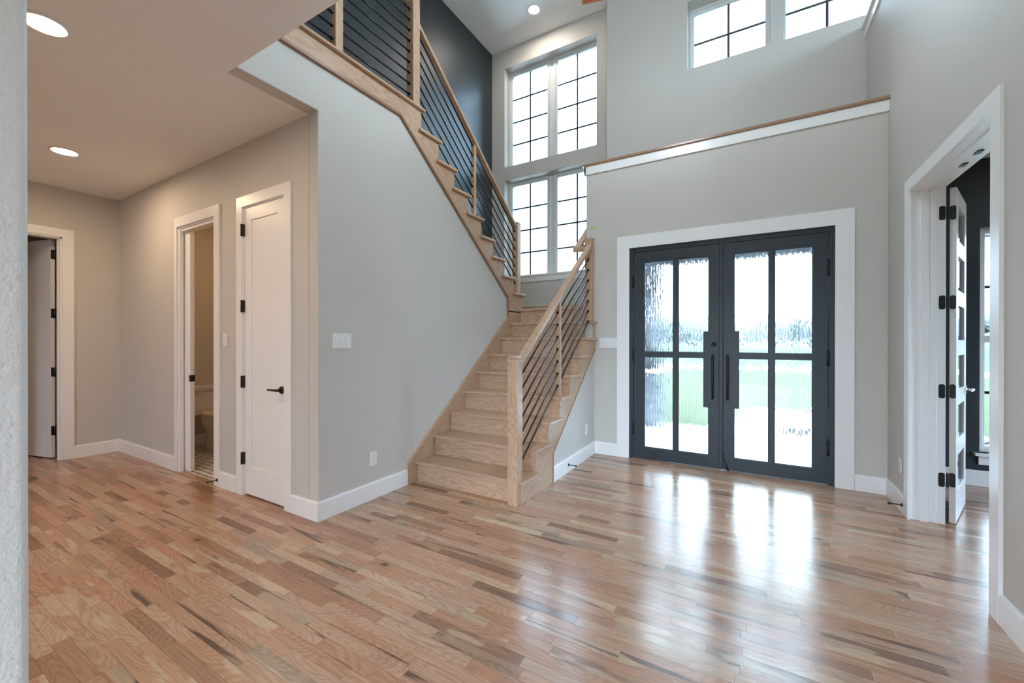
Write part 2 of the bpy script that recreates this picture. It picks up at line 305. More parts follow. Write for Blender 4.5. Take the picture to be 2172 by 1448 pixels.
# ------------------------------------------------------------------ mesh helpers
class MB:
    """collects pieces of one mesh"""
    def __init__(s): s.v = []; s.f = []; s.sm = []
    def add(s, vs, fs, smooth=False):
        o = len(s.v); s.v += [tuple(v) for v in vs]; s.f += [tuple(i + o for i in f) for f in fs]; s.sm += [smooth] * len(fs); return s
    def box(s, x0, x1, y0, y1, z0, z1):
        if x0 > x1: x0, x1 = x1, x0
        if y0 > y1: y0, y1 = y1, y0
        if z0 > z1: z0, z1 = z1, z0
        return s.add([(x0, y0, z0), (x1, y0, z0), (x1, y1, z0), (x0, y1, z0), (x0, y0, z1), (x1, y0, z1), (x1, y1, z1), (x0, y1, z1)],
                     [(0, 3, 2, 1), (4, 5, 6, 7), (0, 1, 5, 4), (1, 2, 6, 5), (2, 3, 7, 6), (3, 0, 4, 7)])
    def prism(s, poly, axis, a, b):
        """poly in the two other axes, extruded along axis from a to b"""
        def P(u, v, w): return {'x': (w, u, v), 'y': (u, w, v), 'z': (u, v, w)}[axis]
        n = len(poly); area = sum(poly[i][0] * poly[(i + 1) % n][1] - poly[(i + 1) % n][0] * poly[i][1] for i in range(n))
        if area < 0: poly = poly[::-1]
        flip = axis == 'y'
        vs = [P(u, v, a) for u, v in poly] + [P(u, v, b) for u, v in poly]
        lo, hi = list(range(n))[::-1], list(range(n, 2 * n))
        fs = [tuple(lo), tuple(hi)] + [(i, (i + 1) % n, (i + 1) % n + n, i + n) for i in range(n)]
        if flip != (b < a): fs = [f[::-1] for f in fs]
        return s.add(vs, fs)
    def bar(s, p, q, w, h, up=(0, 0, 1)):
        """rectangular bar from p to q, w sideways, h along up"""
        p, q = Vector(p), Vector(q); d = (q - p).normalized(); side = d.cross(Vector(up)).normalized(); u = side.cross(d)
        vs = []
        for c in (p, q):
            for a, b in ((-1, -1), (1, -1), (1, 1), (-1, 1)): vs.append(c + side * (a * w / 2) + u * (b * h / 2))
        return s.add(vs, [(0, 1, 2, 3), (7, 6, 5, 4), (0, 4, 5, 1), (1, 5, 6, 2), (2, 6, 7, 3), (3, 7, 4, 0)])
    def rail(s, pts, w, h, side=(1, 0, 0)):
        """mitred rectangular bar along a path in a plane across side; h is vertical"""
        side = Vector(side); vs = []; fs = []
        for i, p in enumerate(pts):
            p = Vector(p)
            for a, b in ((-1, -1), (1, -1), (1, 1), (-1, 1)): vs.append(p + side * (a * w / 2) + Vector((0, 0, b * h / 2)))
        for i in range(len(pts) - 1):
            o = 4 * i
            for k in range(4): fs.append((o + k, o + (k + 1) % 4, o + 4 + (k + 1) % 4, o + 4 + k))
        e = 4 * (len(pts) - 1); fs += [(3, 2, 1, 0), (e, e + 1, e + 2, e + 3)]
        return s.add(vs, fs)
    def tube(s, p, q, r, n=14, r2=None, caps=True):
        p, q = Vector(p), Vector(q); d = (q - p).normalized(); t = Vector((0, 0, 1)) if abs(d.z) < .9 else Vector((1, 0, 0))
        a = d.cross(t).normalized(); b = d.cross(a); r2 = r if r2 is None else r2; vs = []
        for c, rr in ((p, r), (q, r2)):
            for i in range(n): vs.append(c + a * (rr * math.cos(2 * math.pi * i / n)) + b * (rr * math.sin(2 * math.pi * i / n)))
        s.add(vs, [(i, (i + 1) % n, n + (i + 1) % n, n + i) for i in range(n)], True)
        if caps: s.f += [tuple(len(s.v) - 2 * n + i for i in range(n))[::-1], tuple(len(s.v) - n + i for i in range(n))]; s.sm += [False, False]
        return s
    def lathe(s, prof, c=(0, 0, 0), n=32, ax=(0, 0, 1), sx=1.0, sy=1.0):
        """profile of (radius, height) turned about an axis through c"""
        c = Vector(c); d = Vector(ax).normalized(); t = Vector((1, 0, 0)) if abs(d.x) < .9 else Vector((0, 1, 0))
        a = (t - d * t.dot(d)).normalized(); b = d.cross(a); vs = []
        for r, h in prof:
            for i in range(n): vs.append(c + d * h + a * (sx * r * math.cos(2 * math.pi * i / n)) + b * (sy * r * math.sin(2 * math.pi * i / n)))
        fs = []
        for k in range(len(prof) - 1):
            for i in range(n): fs.append((k * n + i, k * n + (i + 1) % n, (k + 1) * n + (i + 1) % n, (k + 1) * n + i))
        fs += [tuple(range(n))[::-1], tuple((len(prof) - 1) * n + i for i in range(n))]
        return s.add(vs, fs, True)
    def loft(s, rings):
        n = len(rings[0]); vs = [p for r in rings for p in r]; fs = []
        for k in range(len(rings) - 1):
            for i in range(n): fs.append((k * n + i, k * n + (i + 1) % n, (k + 1) * n + (i + 1) % n, (k + 1) * n + i))
        fs += [tuple(range(n))[::-1], tuple((len(rings) - 1) * n + i for i in range(n))]
        return s.add(vs, fs, True)
    def panel(s, ax, p0, p1, u0, u1, z0, z1, holes=()):
        """flat wall between planes p0 and p1 of axis ax ('x' or 'y'); holes are (u0,u1,z0,z1)"""
        us = sorted({u0, u1, *[h[0] for h in holes], *[h[1] for h in holes]}); us = [u for u in us if u0 - 1e-9 <= u <= u1 + 1e-9]
        zs = sorted({z0, z1, *[h[2] for h in holes], *[h[3] for h in holes]}); zs = [z for z in zs if z0 - 1e-9 <= z <= z1 + 1e-9]
        nu, nz = len(us) - 1, len(zs) - 1
        def solid(i, j):
            if not (0 <= i < nu and 0 <= j < nz): return False
            u, z = (us[i] + us[i + 1]) / 2, (zs[j] + zs[j + 1]) / 2
            return not any(h[0] < u < h[1] and h[2] < z < h[3] for h in holes)
        idx = {}; vs = []; fs = []
        def V(i, j, k):
            if (i, j, k) not in idx:
                p = (p0, p1)[k]; idx[(i, j, k)] = len(vs); vs.append((p, us[i], zs[j]) if ax == 'x' else (us[i], p, zs[j]))
            return idx[(i, j, k)]
        for i in range(nu):
            for j in range(nz):
                if not solid(i, j): continue
                fs.append((V(i, j, 0), V(i + 1, j, 0), V(i + 1, j + 1, 0), V(i, j + 1, 0)))
                fs.append((V(i, j, 1), V(i, j + 1, 1), V(i + 1, j + 1, 1), V(i + 1, j, 1)))
                for (di, dj, a, b) in ((-1, 0, (i, j), (i, j + 1)), (1, 0, (i + 1, j + 1), (i + 1, j)), (0, -1, (i + 1, j), (i, j)), (0, 1, (i, j + 1), (i + 1, j + 1))):
                    if not solid(i + di, j + dj): fs.append((V(*a, 0), V(*b, 0), V(*b, 1), V(*a, 1)))
        return s.add(vs, fs)
    def build(s, name, mat, parent=None, bevel=0.0, segs=2):
        me = bpy.data.meshes.new(name)
        org = parent_loc(parent)
        me.from_pydata([(v[0] - org[0], v[1] - org[1], v[2] - org[2]) for v in s.v], [], s.f)
        bm = bmesh.new(); bm.from_mesh(me); bmesh.ops.recalc_face_normals(bm, faces=bm.faces[:]); bm.to_mesh(me); bm.free()
        me.polygons.foreach_set('use_smooth', s.sm)
        me.materials.append(mat)
        o = bpy.data.objects.new(name, me); COL.objects.link(o)
        if parent is not None: o.parent = parent
        if bevel:
            bv = o.modifiers.new('bevel', 'BEVEL'); bv.width = bevel; bv.segments = segs; bv.limit_method = 'ANGLE'; bv.angle_limit = math.radians(40); bv.harden_normals = False
        return o
def parent_loc(p):
    v = Vector((0, 0, 0))
    while p is not None: v = v + p.location; p = p.parent
    return v
def tag(o, label=None, cat=None, group=None, kind=None):
    if label: o['label'] = label
    if cat: o['category'] = cat
    if group: o['group'] = group
    if kind: o['kind'] = kind
    return o
def empty(name, loc, label, cat, group=None, kind=None):
    o = bpy.data.objects.new(name, None); COL.objects.link(o); o.location = loc; o.empty_display_size = 0.1
    return tag(o, label, cat, group, kind)
def struct(o, label, cat): return tag(o, label, cat, kind='structure')
def children(o): return [c for c in bpy.data.objects if c.parent == o]
def copy_tree(o, parent=None):
    c = o.copy(); COL.objects.link(c)
    if parent is not None: c.parent = parent
    for ch in children(o): copy_tree(ch, c)
    return c

# ------------------------------------------------------------------ key dimensions (metres)
XS = -2.72      # wall under the upper flight
YP = 1.858      # wall with the two narrow doors
XH = -6.516     # end wall of the hall
YF = 4.64       # entry wall
XR = 1.0        # wall with the study doorway
YU = 5.45       # set back wall with the high windows
YW = 6.0        # window wall of the stairwell
XD = -3.92      # charcoal wall beside the upper flight
ZC = 2.98       # low ceiling
ZT = 6.28       # high ceiling
YV = 1.315      # where the low ceiling stops
Z2 = 3.495      # upper floor
XT = -1.70      # right side of the stairwell
BB = 0.14

# ================================================================== SETTING
def S(name, mb, mat, label, cat, bevel=0.0): return struct(mb.build(name, mat, None, bevel), label, cat)

S('floor', MB().box(-8.6, 5.2, -5.2, YF + 0.12, -0.06, 0.0).box(XR + 0.17, 5.2, YF + 0.12, 5.4, -0.06, 0.0), FLOOR, 'floor of mixed tan and brown oak boards', 'floor')
S('floor_washroom', MB().box(-6.1, -4.0, 1.9, 2.95, 0.0, 0.006), TILE, 'white outlined tile floor of the small washroom', 'floor')
S('ceiling_low', MB().box(-8.6, XS - 0.11, -5.2, YP + 0.06, ZC, ZC + 0.12).box(XS - 0.11, XR + 0.1, -5.2, YV - 0.001, ZC, ZC + 0.12).box(XR + 0.1, 5.3, -5.2, 0.05, ZC + 0.085, ZC + 0.12), CEIL, 'low flat ceiling over the hall with two recessed lights', 'ceiling')
S('ceiling_high', MB().box(XD - 0.1, 4.2, -2.2, YW + 0.2, ZT, ZT + 0.15), CEIL, 'high ceiling above the stairs and entry', 'ceiling')
S('ceiling_study', MB().box(XR + 0.1, 5.2, 0.0, 5.42, 2.96, 3.06), CEIL, 'pale ceiling of the dark study', 'ceiling')
# wall with pantry and washroom doors
S('wall_pantry', MB().panel('y', YP, YP + 0.12, XH, XS - 0.11, 0, ZC, [(-3.735, -3.118, -1, 2.44), (-4.96, -4.212, -1, 2.44)]), WALL, 'beige hall wall holding the narrow white door and the washroom opening', 'wall')
# end wall of the hall
S('wall_hall_end', MB().panel('x', XH - 0.12, XH, -5.2, YP + 0.12, 0, ZC, [(0.60, 1.387, -1, 2.437)]), WALL, 'beige end wall of the hall with the half open white door', 'wall')
# wall beneath the upper flight
S('wall_stairs', MB().prism([(YP, 0), (4.9, 0), (4.9, 1.70), (4.654, 1.885), (2.70, 3.40), (YV, 3.40), (YV, ZC), (YP, ZC)], 'x', XS - 0.11, XS), WALL, 'tall pale grey wall under the upper stair flight', 'wall', 0.006)
S('wall_hall_header', MB().box(XS - 0.11, XS, -2.2, YV, ZC + 0.12, 3.40), WALL, 'edge of the upper floor beside the hall', 'wall')
# entry wall
S('wall_entry', MB().panel('y', YF, YF + 0.16, XT, XR, 0, 3.27, [(-1.20, 0.643, -1, 2.352)]), WALL, 'pale grey entry wall around the black double door', 'wall', 0.004)
S('wall_entry_return', MB().panel('x', XT, XT + 0.12, YF + 0.16, YU, 0, 3.36).panel('x', XT, XT + 0.12, YU + 0.14, YW + 0.16, 0, ZT), WALL, 'right side wall of the stairwell', 'wall')
S('wall_under_stairs', MB().prism([(3.456, 0), (YF, 0), (YF, 1.235), (3.456, 0.275)], 'x', -1.69, -1.60), WALL, 'low white wall below the right side of the lower flight', 'wall')
S('wall_upper_front', MB().panel('y', YU, YU + 0.30, XT - 0.01, 4.2, 3.385, ZT, [(-0.697, 0.178, 4.645, 5.475), (0.267, 1.142, 4.645, 5.475), (1.9, 2.8, 4.645, 5.475)]), WALL, 'set back upper wall with two high windows', 'wall', 0.004)
S('wall_window', MB().panel('y', YW, YW + 0.26, XD - 0.12, XT + 0.12, 0, ZT, [(-3.664, -2.04, 4.275, 5.95), (-3.664, -2.04, 2.387, 4.039)]), WALL, 'stairwell wall with two tall stacked windows', 'wall', 0.004)
S('wall_charcoal', MB().panel('x', XD - 0.12, XD, -2.2, 3.02, 3.15, ZT).panel('x', XD - 0.12, XD, 3.02, YW, 1.4, ZT), DARK, 'charcoal wall rising beside the upper flight', 'wall')
S('wall_right', MB().panel('x', XR, XR + 0.17, -1.0, YF + 0.16, 0, 4.40, [(2.852, 4.103, -1, 2.424)]).panel('x', XR, XR + 0.17, YF + 0.16, YU, 3.27, 4.40), WALL, 'tall pale wall around the study doorway', 'wall', 0.004)
S('wall_near', MB().panel('x', -1.66, -1.5, -5.2, 0.266, 0, ZC), WALL_NEAR, 'stippled end of the nearest wall at the frame edge', 'wall', 0.02).modifiers['bevel'].segments = 5
S('wall_void', MB().panel('y', YV - 0.12, YV, XS, 4.2, ZC + 0.12, ZT), WALL, 'upper wall above the low ceiling edge', 'wall')
S('wall_loft', MB().panel('x', 4.08, 4.2, YV, YU, 3.3, ZT, [(2.4, 4.4, 4.5, 5.8)]), WALL, 'unseen far wall of the loft with an opening added for daylight', 'wall')  # opening added to bring side light into the stair void
S('floor_loft', MB().box(XR + 0.17, 4.2, YV, YU, 3.3, 3.42), WALL, 'floor of the loft over the study', 'floor')
S('wall_back', MB().panel('y', -5.3, -5.2, -8.6, 5.2, 0, ZC, [(-3.1, -1.9, 0.6, 2.75), (-1.4, 1.0, 0.05, 2.75), (1.2, 3.0, 0.05, 2.75), (3.2, 5.0, 0.05, 2.75)]), WALL, 'unseen rear wall with wide openings added for fill light', 'wall')  # out of view; openings sized to control fill from behind
S('wall_great_room', MB().panel('x', 5.2, 5.3, -5.2, 0.05, 0, ZC + 0.1, [(-4.8, -3.2, 0.9, 2.6)]).panel('y', -0.05, 0.0, XR + 0.1, 5.2, 0, ZC + 0.1), WALL, 'unseen walls of the great room, opened for daylight', 'wall')  # out of view; widened and opened so daylight reaches the stair wall
S('wall_side_room', MB().panel('x', -8.6, -8.5, -5.2, YP + 0.12, 0, ZC).panel('y', YP, YP + 0.12, -8.6, XH - 0.12, 0, ZC).panel('y', -0.3, -0.2, -8.6, XH - 0.12, 0, ZC), WALL, 'walls of the room behind the half open door', 'wall')
S('wall_upper_hall', MB().panel('y', -2.3, -2.2, XD, XS, 3.4, ZT).panel('x', XS, XS + 0.12, -2.2, YV - 0.12, 3.5, ZT), WALL, 'end of the upper hall', 'wall')
S('floor_upper_hall', MB().box(XD, XS - 0.001, -2.2, 2.70, 3.40, 3.474), OAK_Y, 'oak floor of the upper hall', 'floor')
# washroom shell
S('wall_washroom', MB().panel('x', -6.1, -5.97, YP + 0.12, 3.0, 0, ZC).panel('x', -4.0, -3.9, YP + 0.12, 3.0, 0, ZC).panel('y', 2.9, 3.0, -5.97, -4.0, 0, ZC).box(-6.1, -3.9, YP + 0.12, 3.0, ZC, ZC + 0.1), WALL, 'beige walls of the small washroom', 'wall')
# closet behind the narrow door
S('wall_closet', MB().panel('y', 2.5, 2.56, -3.85, XS - 0.11, 0, 2.6), WALL, 'back of the closet', 'wall')
# study shell
S('wall_study', MB().panel('y', 5.35, 5.5, XR + 0.17, 5.2, 0, 2.96, [(1.776, 2.70, 0.30, 2.345), (3.3, 4.2, 0.30, 2.345)]).panel('x', 5.1, 5.2, 0.1, 5.35, 0, 2.96, [(2.0, 4.2, 0.7, 2.4)]).panel('y', 0.0, 0.1, XR + 0.17, 5.2, 0, 2.96).panel('x', XR + 0.17, XR + 0.185, 0.1, 5.35, 0, 2.96, [(2.852, 4.103, -1, 2.424)]), DARK, 'charcoal walls of the study', 'wall')
# outer faces of the porch
S('wall_porch', MB().panel('x', XR + 0.15, XR + 0.17, YF + 0.16, 5.5, -0.2, 3.3).box(XT + 0.12, XR + 0.17, YF + 0.16, YU + 0.3, 3.27, 3.36), STUCCO, 'stucco side and soffit of the entry porch', 'wall')

# ---- baseboards
def bb_mb(segs):
    m = MB()
    for ax, p, d, a, b in segs:
        prof = [(0, 0), (0.0155, 0), (0.0155, BB - 0.012), (0.011, BB), (0, BB)]
        if ax == 'x': m.prism([(p + d * u, z) for u, z in prof], 'y', a, b)
        else: m.prism([(p + d * u, z) for u, z in prof], 'x', a, b)
    return m
S('baseboard_pantry', bb_mb([('y', YP, -1, XH, -5.01), ('y', YP, -1, -4.116, -3.828), ('y', YP, -1, -3.030, XS + 0.0155)]), WHITE, 'white baseboard along the wall of the two narrow doors', 'baseboard')
S('baseboard_hall_end', bb_mb([('x', XH, 1, 1.475, YP - 0.0155), ('x', XH, 1, -5.2, 0.51)]), WHITE, 'white baseboard on the hall end wall', 'baseboard')
S('baseboard_stairs', bb_mb([('x', XS, 1, YP, 2.743)]), WHITE, 'white baseboard leading to the bottom stair', 'baseboard')
S('baseboard_under_stairs', bb_mb([('x', -1.60, 1, 3.475, YF - 0.0155)]), WHITE, 'white baseboard below the right side of the lower flight', 'baseboard')
S('baseboard_entry', bb_mb([('y', YF, -1, -1.60, -1.327), ('y', YF, -1, 0.775, XR)]), WHITE, 'white baseboard either side of the black double door', 'baseboard')
S('baseboard_right', bb_mb([('x', XR, -1, 4.16, YF - 0.0155), ('x', XR, -1, -1.0, 2.781)]), WHITE, 'white baseboard along the study doorway wall', 'baseboard')
S('baseboard_study', bb_mb([('y', 5.35, -1, XR + 0.185, 5.1)]), WHITE, 'pale baseboard inside the study', 'baseboard')
S('baseboard_washroom', bb_mb([('x', -5.97, 1, YP + 0.12, 2.9)]), WHITE, 'pale baseboard behind the toilet', 'baseboard')

# ---- casings
def casing(name, ax, p, d, u0, u1, zt, w, wl=None, th=0.017, label='', bevel=0.002):
    """flat casing: inner opening u0..u1 up to zt, width w, proud of plane p by th"""
    wl = w if wl is None else wl
    q = p + d * th; m = MB(); pn = [(u0 - wl, 0), (u0, 0), (u0, zt), (u1, zt), (u1, 0), (u1 + w, 0), (u1 + w, zt + w), (u0 - wl, zt + w)]
    m.prism(pn, ax, p, q)
    return S(name, m, WHITE, label, 'trim', bevel)
casing('trim_1', 'y', YP, -1, -3.732, -3.119, 2.439, 0.089, label='white casing of the narrow closed door')
casing('trim_2', 'y', YP, -1, -4.96, -4.212, 2.439, 0.096, wl=0.05, label='white casing of the washroom opening')
casing('trim_3', 'x', XH, 1, 0.60, 1.387, 2.437, 0.09, label='white casing of the hall end door')
casing('trim_4', 'y', YF, -1, -1.19, 0.636, 2.345, 0.137, th=0.02, label='wide white casing of the black double door')
casing('trim_5', 'x', XR, -1, 2.864, 4.068, 2.411, 0.088, label='white casing of the study doorway')
# jamb linings
S('trim_6', MB().box(-3.735, -3.725, YP - 0.001, YP + 0.12, 0, 2.44).box(-3.128, -3.118, YP - 0.001, YP + 0.12, 0, 2.44).box(-3.735, -3.118, YP - 0.001, YP + 0.12, 2.43, 2.44), WHITE, 'white jamb of the narrow closed door', 'trim')
S('trim_7', MB().box(-4.96, -4.945, YP - 0.001, YP + 0.125, 0, 2.44).box(-4.227, -4.212, YP - 0.001, YP + 0.125, 0, 2.44).box(-4.96, -4.212, YP - 0.001, YP + 0.125, 2.425, 2.44).box(-4.945, -4.925, YP + 0.0, YP + 0.03, 0, 2.425).box(-4.945, -4.925, YP + 0.085, YP + 0.12, 0, 2.425).box(-4.945, -4.227, YP + 0.01, YP + 0.035, 2.40, 2.425), WHITE, 'white jamb of the washroom opening', 'trim')
S('trim_8', MB().box(XH - 0.12, XH, 0.60, 0.615, 0, 2.437).box(XH - 0.12, XH, 1.372, 1.387, 0, 2.437).box(XH - 0.12, XH, 0.60, 1.387, 2.422, 2.437).box(XH - 0.075, XH - 0.04, 1.36, 1.372, 0, 2.422), WHITE, 'white jamb of the hall end door', 'trim')
S('trim_9', MB().box(XR - 0.001, XR + 0.19, 4.09, 4.103, 0, 2.424).box(XR - 0.001, XR + 0.19, 2.852, 2.866, 0, 2.424).box(XR - 0.001, XR + 0.19, 2.866, 4.09, 2.411, 2.424)
  .box(XR + 0.055, XR + 0.10, 4.078, 4.09, 0, 2.411).box(XR + 0.055, XR + 0.10, 2.866, 4.09, 2.398, 2.411).box(XR + 0.105, XR + 0.14, 4.083, 4.09, 0.012, 2.411), WHITE, 'deep white jamb of the study doorway', 'trim', 0.002)
S('trim_10', MB().box(XR + 0.12, XR + 0.145, 3.60, 3.66, 2.404, 2.4109).box(XR + 0.12, XR + 0.145, 3.40, 3.46, 2.404, 2.4109), BLACK, 'two black catches in the head of the study doorway', 'trim')
# ledges
S('trim_11', MB().box(-1.72, XR, YF - 0.02, YF, 3.264, 3.362).box(-1.72, XT, YF - 0.02, YU, 3.264, 3.362), WHITE, 'white fascia along the ledge over the entry', 'trim', 0.002)
S('trim_12', MB().box(-1.745, XR - 0.006, YF - 0.042, YU, 3.362, 3.387), OAK_CAP, 'brown wooden cap of the ledge over the entry', 'trim', 0.003)
S('trim_13', MB().box(XR - 0.018, XR, YV, YU - 0.001, 4.40, 4.50), WHITE, 'white fascia high on the loft half wall', 'trim', 0.002)
S('trim_14', MB().box(XR - 0.042, XR + 0.19, YV, YU - 0.001, 4.50, 4.525), WHITE, 'white cap of the loft half wall', 'trim', 0.002)
S('trim_15', MB().box(-3.75, XT, YW - 0.022, YW, 2.285, 2.372).box(-3.76, XT, YW - 0.045, YW + 0.14, 2.372, 2.392), WHITE, 'white sill under the lower stair window', 'trim', 0.002)
S('trim_16', MB().box(XD, XT, YW - 0.016, YW, 1.735, 1.875), OAK_X, 'oak baseboard at the back of the landing', 'trim', 0.002)
S('trim_17', MB().prism([(4.645, 1.60), (YW, 1.735), (YW, 1.885), (4.645, 1.885)], 'x', XT, XT - 0.016).prism([(4.640, 1.872), (YW, 1.872), (YW, 1.893), (4.640, 1.893)], 'x', XT, XT - 0.030), OAK_Y, 'oak skirting on the stairwell right side', 'trim', 0.002)
S('trim_18', MB().box(-1.20, 0.643, YF - 0.02, YF + 0.16, 0.0, 0.006), OAK_CAP, 'brown wooden threshold under the double door', 'trim')

# ---- windows
def window(name, label, x0, x1, z0, z1, yf, units, rows, cols, mat=MUNTIN, fw=0.055, mid=0.075, rail=None):
    """vinyl window in an opening of a wall facing the room (towards -y)"""
    w = empty(name, ((x0 + x1) / 2, yf, z0), label, 'window', kind='structure')
    d0, d1 = yf, yf + 0.08
    uw = (x1 - x0 - mid * (units - 1)) / units
    holes = []; gl = []
    for k in range(units):
        a = x0 + k * (uw + mid); holes.append((a + fw, a + uw - fw, z0 + fw, z1 - fw)); gl.append((a + fw, a + uw - fw))
    MB().panel('y', d0 + 0.02, d1, x0, x1, z0, z1, holes).build('window_frame', VINYL, w, 0.002)
    for k in range(units):
        a = x0 + k * (uw + mid)
        MB().panel('y', d0, d0 + 0.03, a, a + uw, z0, z1, [(a + fw * 0.55, a + uw - fw * 0.55, z0 + fw * 0.55, z1 - fw * 0.55)]).build('sash', VINYL, w, 0.002)
    for a, b in gl:
        g = MB().box(a, b, d0 + 0.045, d0 + 0.050, z0 + fw, z1 - fw).build('glass_pane', GLASS, w)
        m = MB()
        for i in range(1, cols): x = a + (b - a) * i / cols; m.box(x - 0.0135, x + 0.0135, d0 + 0.051, d0 + 0.058, z0 + fw, z1 - fw)
        for j in range(1, rows): z = z0 + fw + (z1 - z0 - 2 * fw) * j / rows; m.box(a, b, d0 + 0.0515, d0 + 0.0575, z - 0.0135, z + 0.0135)
        m.build('muntin_grid', mat, w)
    if rail: MB().box(x0 + 0.02, x1 - 0.02, d0 + 0.005, d0 + 0.07, rail - 0.03, rail + 0.03).build('meeting_rail', VINYL, w, 0.002)
    return w
window('window_1', 'upper of the two stacked stairwell windows, white frame and grey grid', -3.664, -2.04, 4.275, 5.95, YW + 0.16, 2, 4, 2)
window('window_2', 'lower of the two stacked stairwell windows above the landing', -3.664, -2.04, 2.387, 4.039, YW + 0.16, 2, 4, 2)
window('window_3', 'left high window in the set back wall', -0.697, 0.178, 4.645, 5.475, YU + 0.17, 1, 2, 2)
window('window_4', 'right high window beside the loft half wall', 0.267, 1.142, 4.645, 5.475, YU + 0.17, 1, 2, 2)
window('window_5', 'study window seen through the doorway', 1.776, 2.70, 0.30, 2.345, 5.40, 1, 4, 2, rail=1.33)
window('window_6', 'second study window', 3.3, 4.2, 0.30, 2.345, 5.40, 1, 4, 2, rail=1.33)
S('trim_19', MB().box(1.735, 2.75, 5.305, 5.40, 0.275, 0.30).box(1.765, 2.72, 5.332, 5.35, 0.195, 0.275), WHITE, 'white sill and apron of the study window', 'trim', 0.002)

# ================================================================== DOORS
# ---- black double door
D1 = empty('door_1', (-0.275, YF + 0.03, 0), 'black steel double entry door with rippled glass panes', 'door', kind='structure')
fy0 = YF + 0.012
fr = MB().box(-1.20, -1.150, fy0, fy0 + 0.12, 0.006, 2.35).box(0.594, 0.643, fy0, fy0 + 0.12, 0.006, 2.35).box(-1.150, 0.594, fy0, fy0 + 0.12, 2.300, 2.35)
fr.build('door_frame', STEEL, D1, 0.002)
def leaf(x0, x1, cells, plate, bead, pull_x, hinge_x, lock):
    y0 = YF + 0.020
    lf = MB().panel('y', y0, y0 + 0.055, x0, x1, 0.012, 2.296, cells).build('door_leaf', STEEL, D1, 0.0015)
    bx = (min(c[0] for c in cells), max(c[1] for c in cells), min(c[2] for c in cells), max(c[3] for c in cells))
    m = MB()
    for c in cells: m.panel('y', y0 + 0.012, y0 + 0.022, c[0] - 0.001, c[1] + 0.001, c[2] - 0.001, c[3] + 0.001, [(c[0] + 0.007, c[1] - 0.007, c[2] + 0.007, c[3] - 0.007)])
    m.panel('y', y0 - 0.004, y0 + 0.002, bx[0] - 0.026, bx[1] + 0.026, bx[2] - 0.026, bx[3] + 0.026, [(bx[0] - 0.018, bx[1] + 0.018, bx[2] - 0.018, bx[3] + 0.018)])
    m.build('glazing_bead', STEEL, lf)
    for c in cells:
        gp = MB().box(c[0], c[1], y0 + 0.026, y0 + 0.033, c[2], c[3]).build('glass_pane', RAIN, lf)
        gp.data.materials.append(SMOOTH_GLASS)
        for pg in gp.data.polygons: pg.material_index = 0 if pg.normal.y < -0.5 else 1
    MB().box(plate[0], plate[1], y0 - 0.007, y0 + 0.012, plate[2], plate[3]).build('lock_plate', STEEL, lf, 0.002)
    h = MB().tube((pull_x, y0 - 0.052, 0.72), (pull_x, y0 - 0.052, 1.172), 0.011, 16)
    for z in (0.76, 1.13): h.tube((pull_x, y0 - 0.052, z), (pull_x, y0 - 0.004, z), 0.007, 10)
    h.build('pull_handle', BLACK, lf)
    for z0, z1 in ((0.272, 0.41), (1.085, 1.222), (1.90, 2.04)):
        MB().tube((hinge_x, y0 - 0.012, z0), (hinge_x, y0 - 0.012, z1), 0.011, 14).tube((hinge_x, y0 - 0.012, z1), (hinge_x, y0 - 0.012, z1 + 0.018), 0.007, 10, r2=0.003).build('hinge', BLACK, lf)
    if lock:
        MB().lathe([(0.024, 0), (0.026, 0.004), (0.024, 0.010), (0.017, 0.012), (0.017, 0.008)], (lock[0], y0 - 0.007, lock[1]), 28, (0, -1, 0)).box(lock[0] - 0.004, lock[0] + 0.004, y0 - 0.026, y0 - 0.014, lock[1] - 0.014, lock[1] + 0.014).build('deadbolt_ring', STEEL, lf)
    return lf
ZA, ZB, ZCc, ZD = 0.135, 1.138, 1.190, 2.183
lfL = leaf(-1.147, -0.292, [(-1.035, -0.732, ZA, ZB), (-0.683, -0.388, ZA, ZB), (-1.035, -0.732, ZCc, ZD), (-0.683, -0.388, ZCc, ZD)], (-0.438, -0.300, 0.627, 1.410), None, -0.349, -1.152, (-0.341, 1.278))
lfR = leaf(-0.257, 0.591, [(-0.160, 0.136, ZA, ZB), (0.182, 0.480, ZA, ZB), (-0.160, 0.136, ZCc, ZD), (0.182, 0.480, ZCc, ZD)], (-0.250, -0.113, 0.635, 1.408), None, -0.213, 0.593, None)
MB().box(-0.291, -0.258, YF + 0.006, YF + 0.05, 0.012, 2.296).build('astragal', STEEL, lfL, 0.002)
MB().tube((-0.255, YF + 0.010, 0.17), (-0.238, YF + 0.004, 0.09), 0.004, 8).tube((-0.238, YF + 0.004, 0.09), (-0.200, YF - 0.004, 0.012), 0.004, 8).tube((-0.243, YF + 0.006, 0.12), (-0.215, YF + 0.0, 0.016), 0.0035, 8).build('loose_weatherstrip', BLACK, lfR)

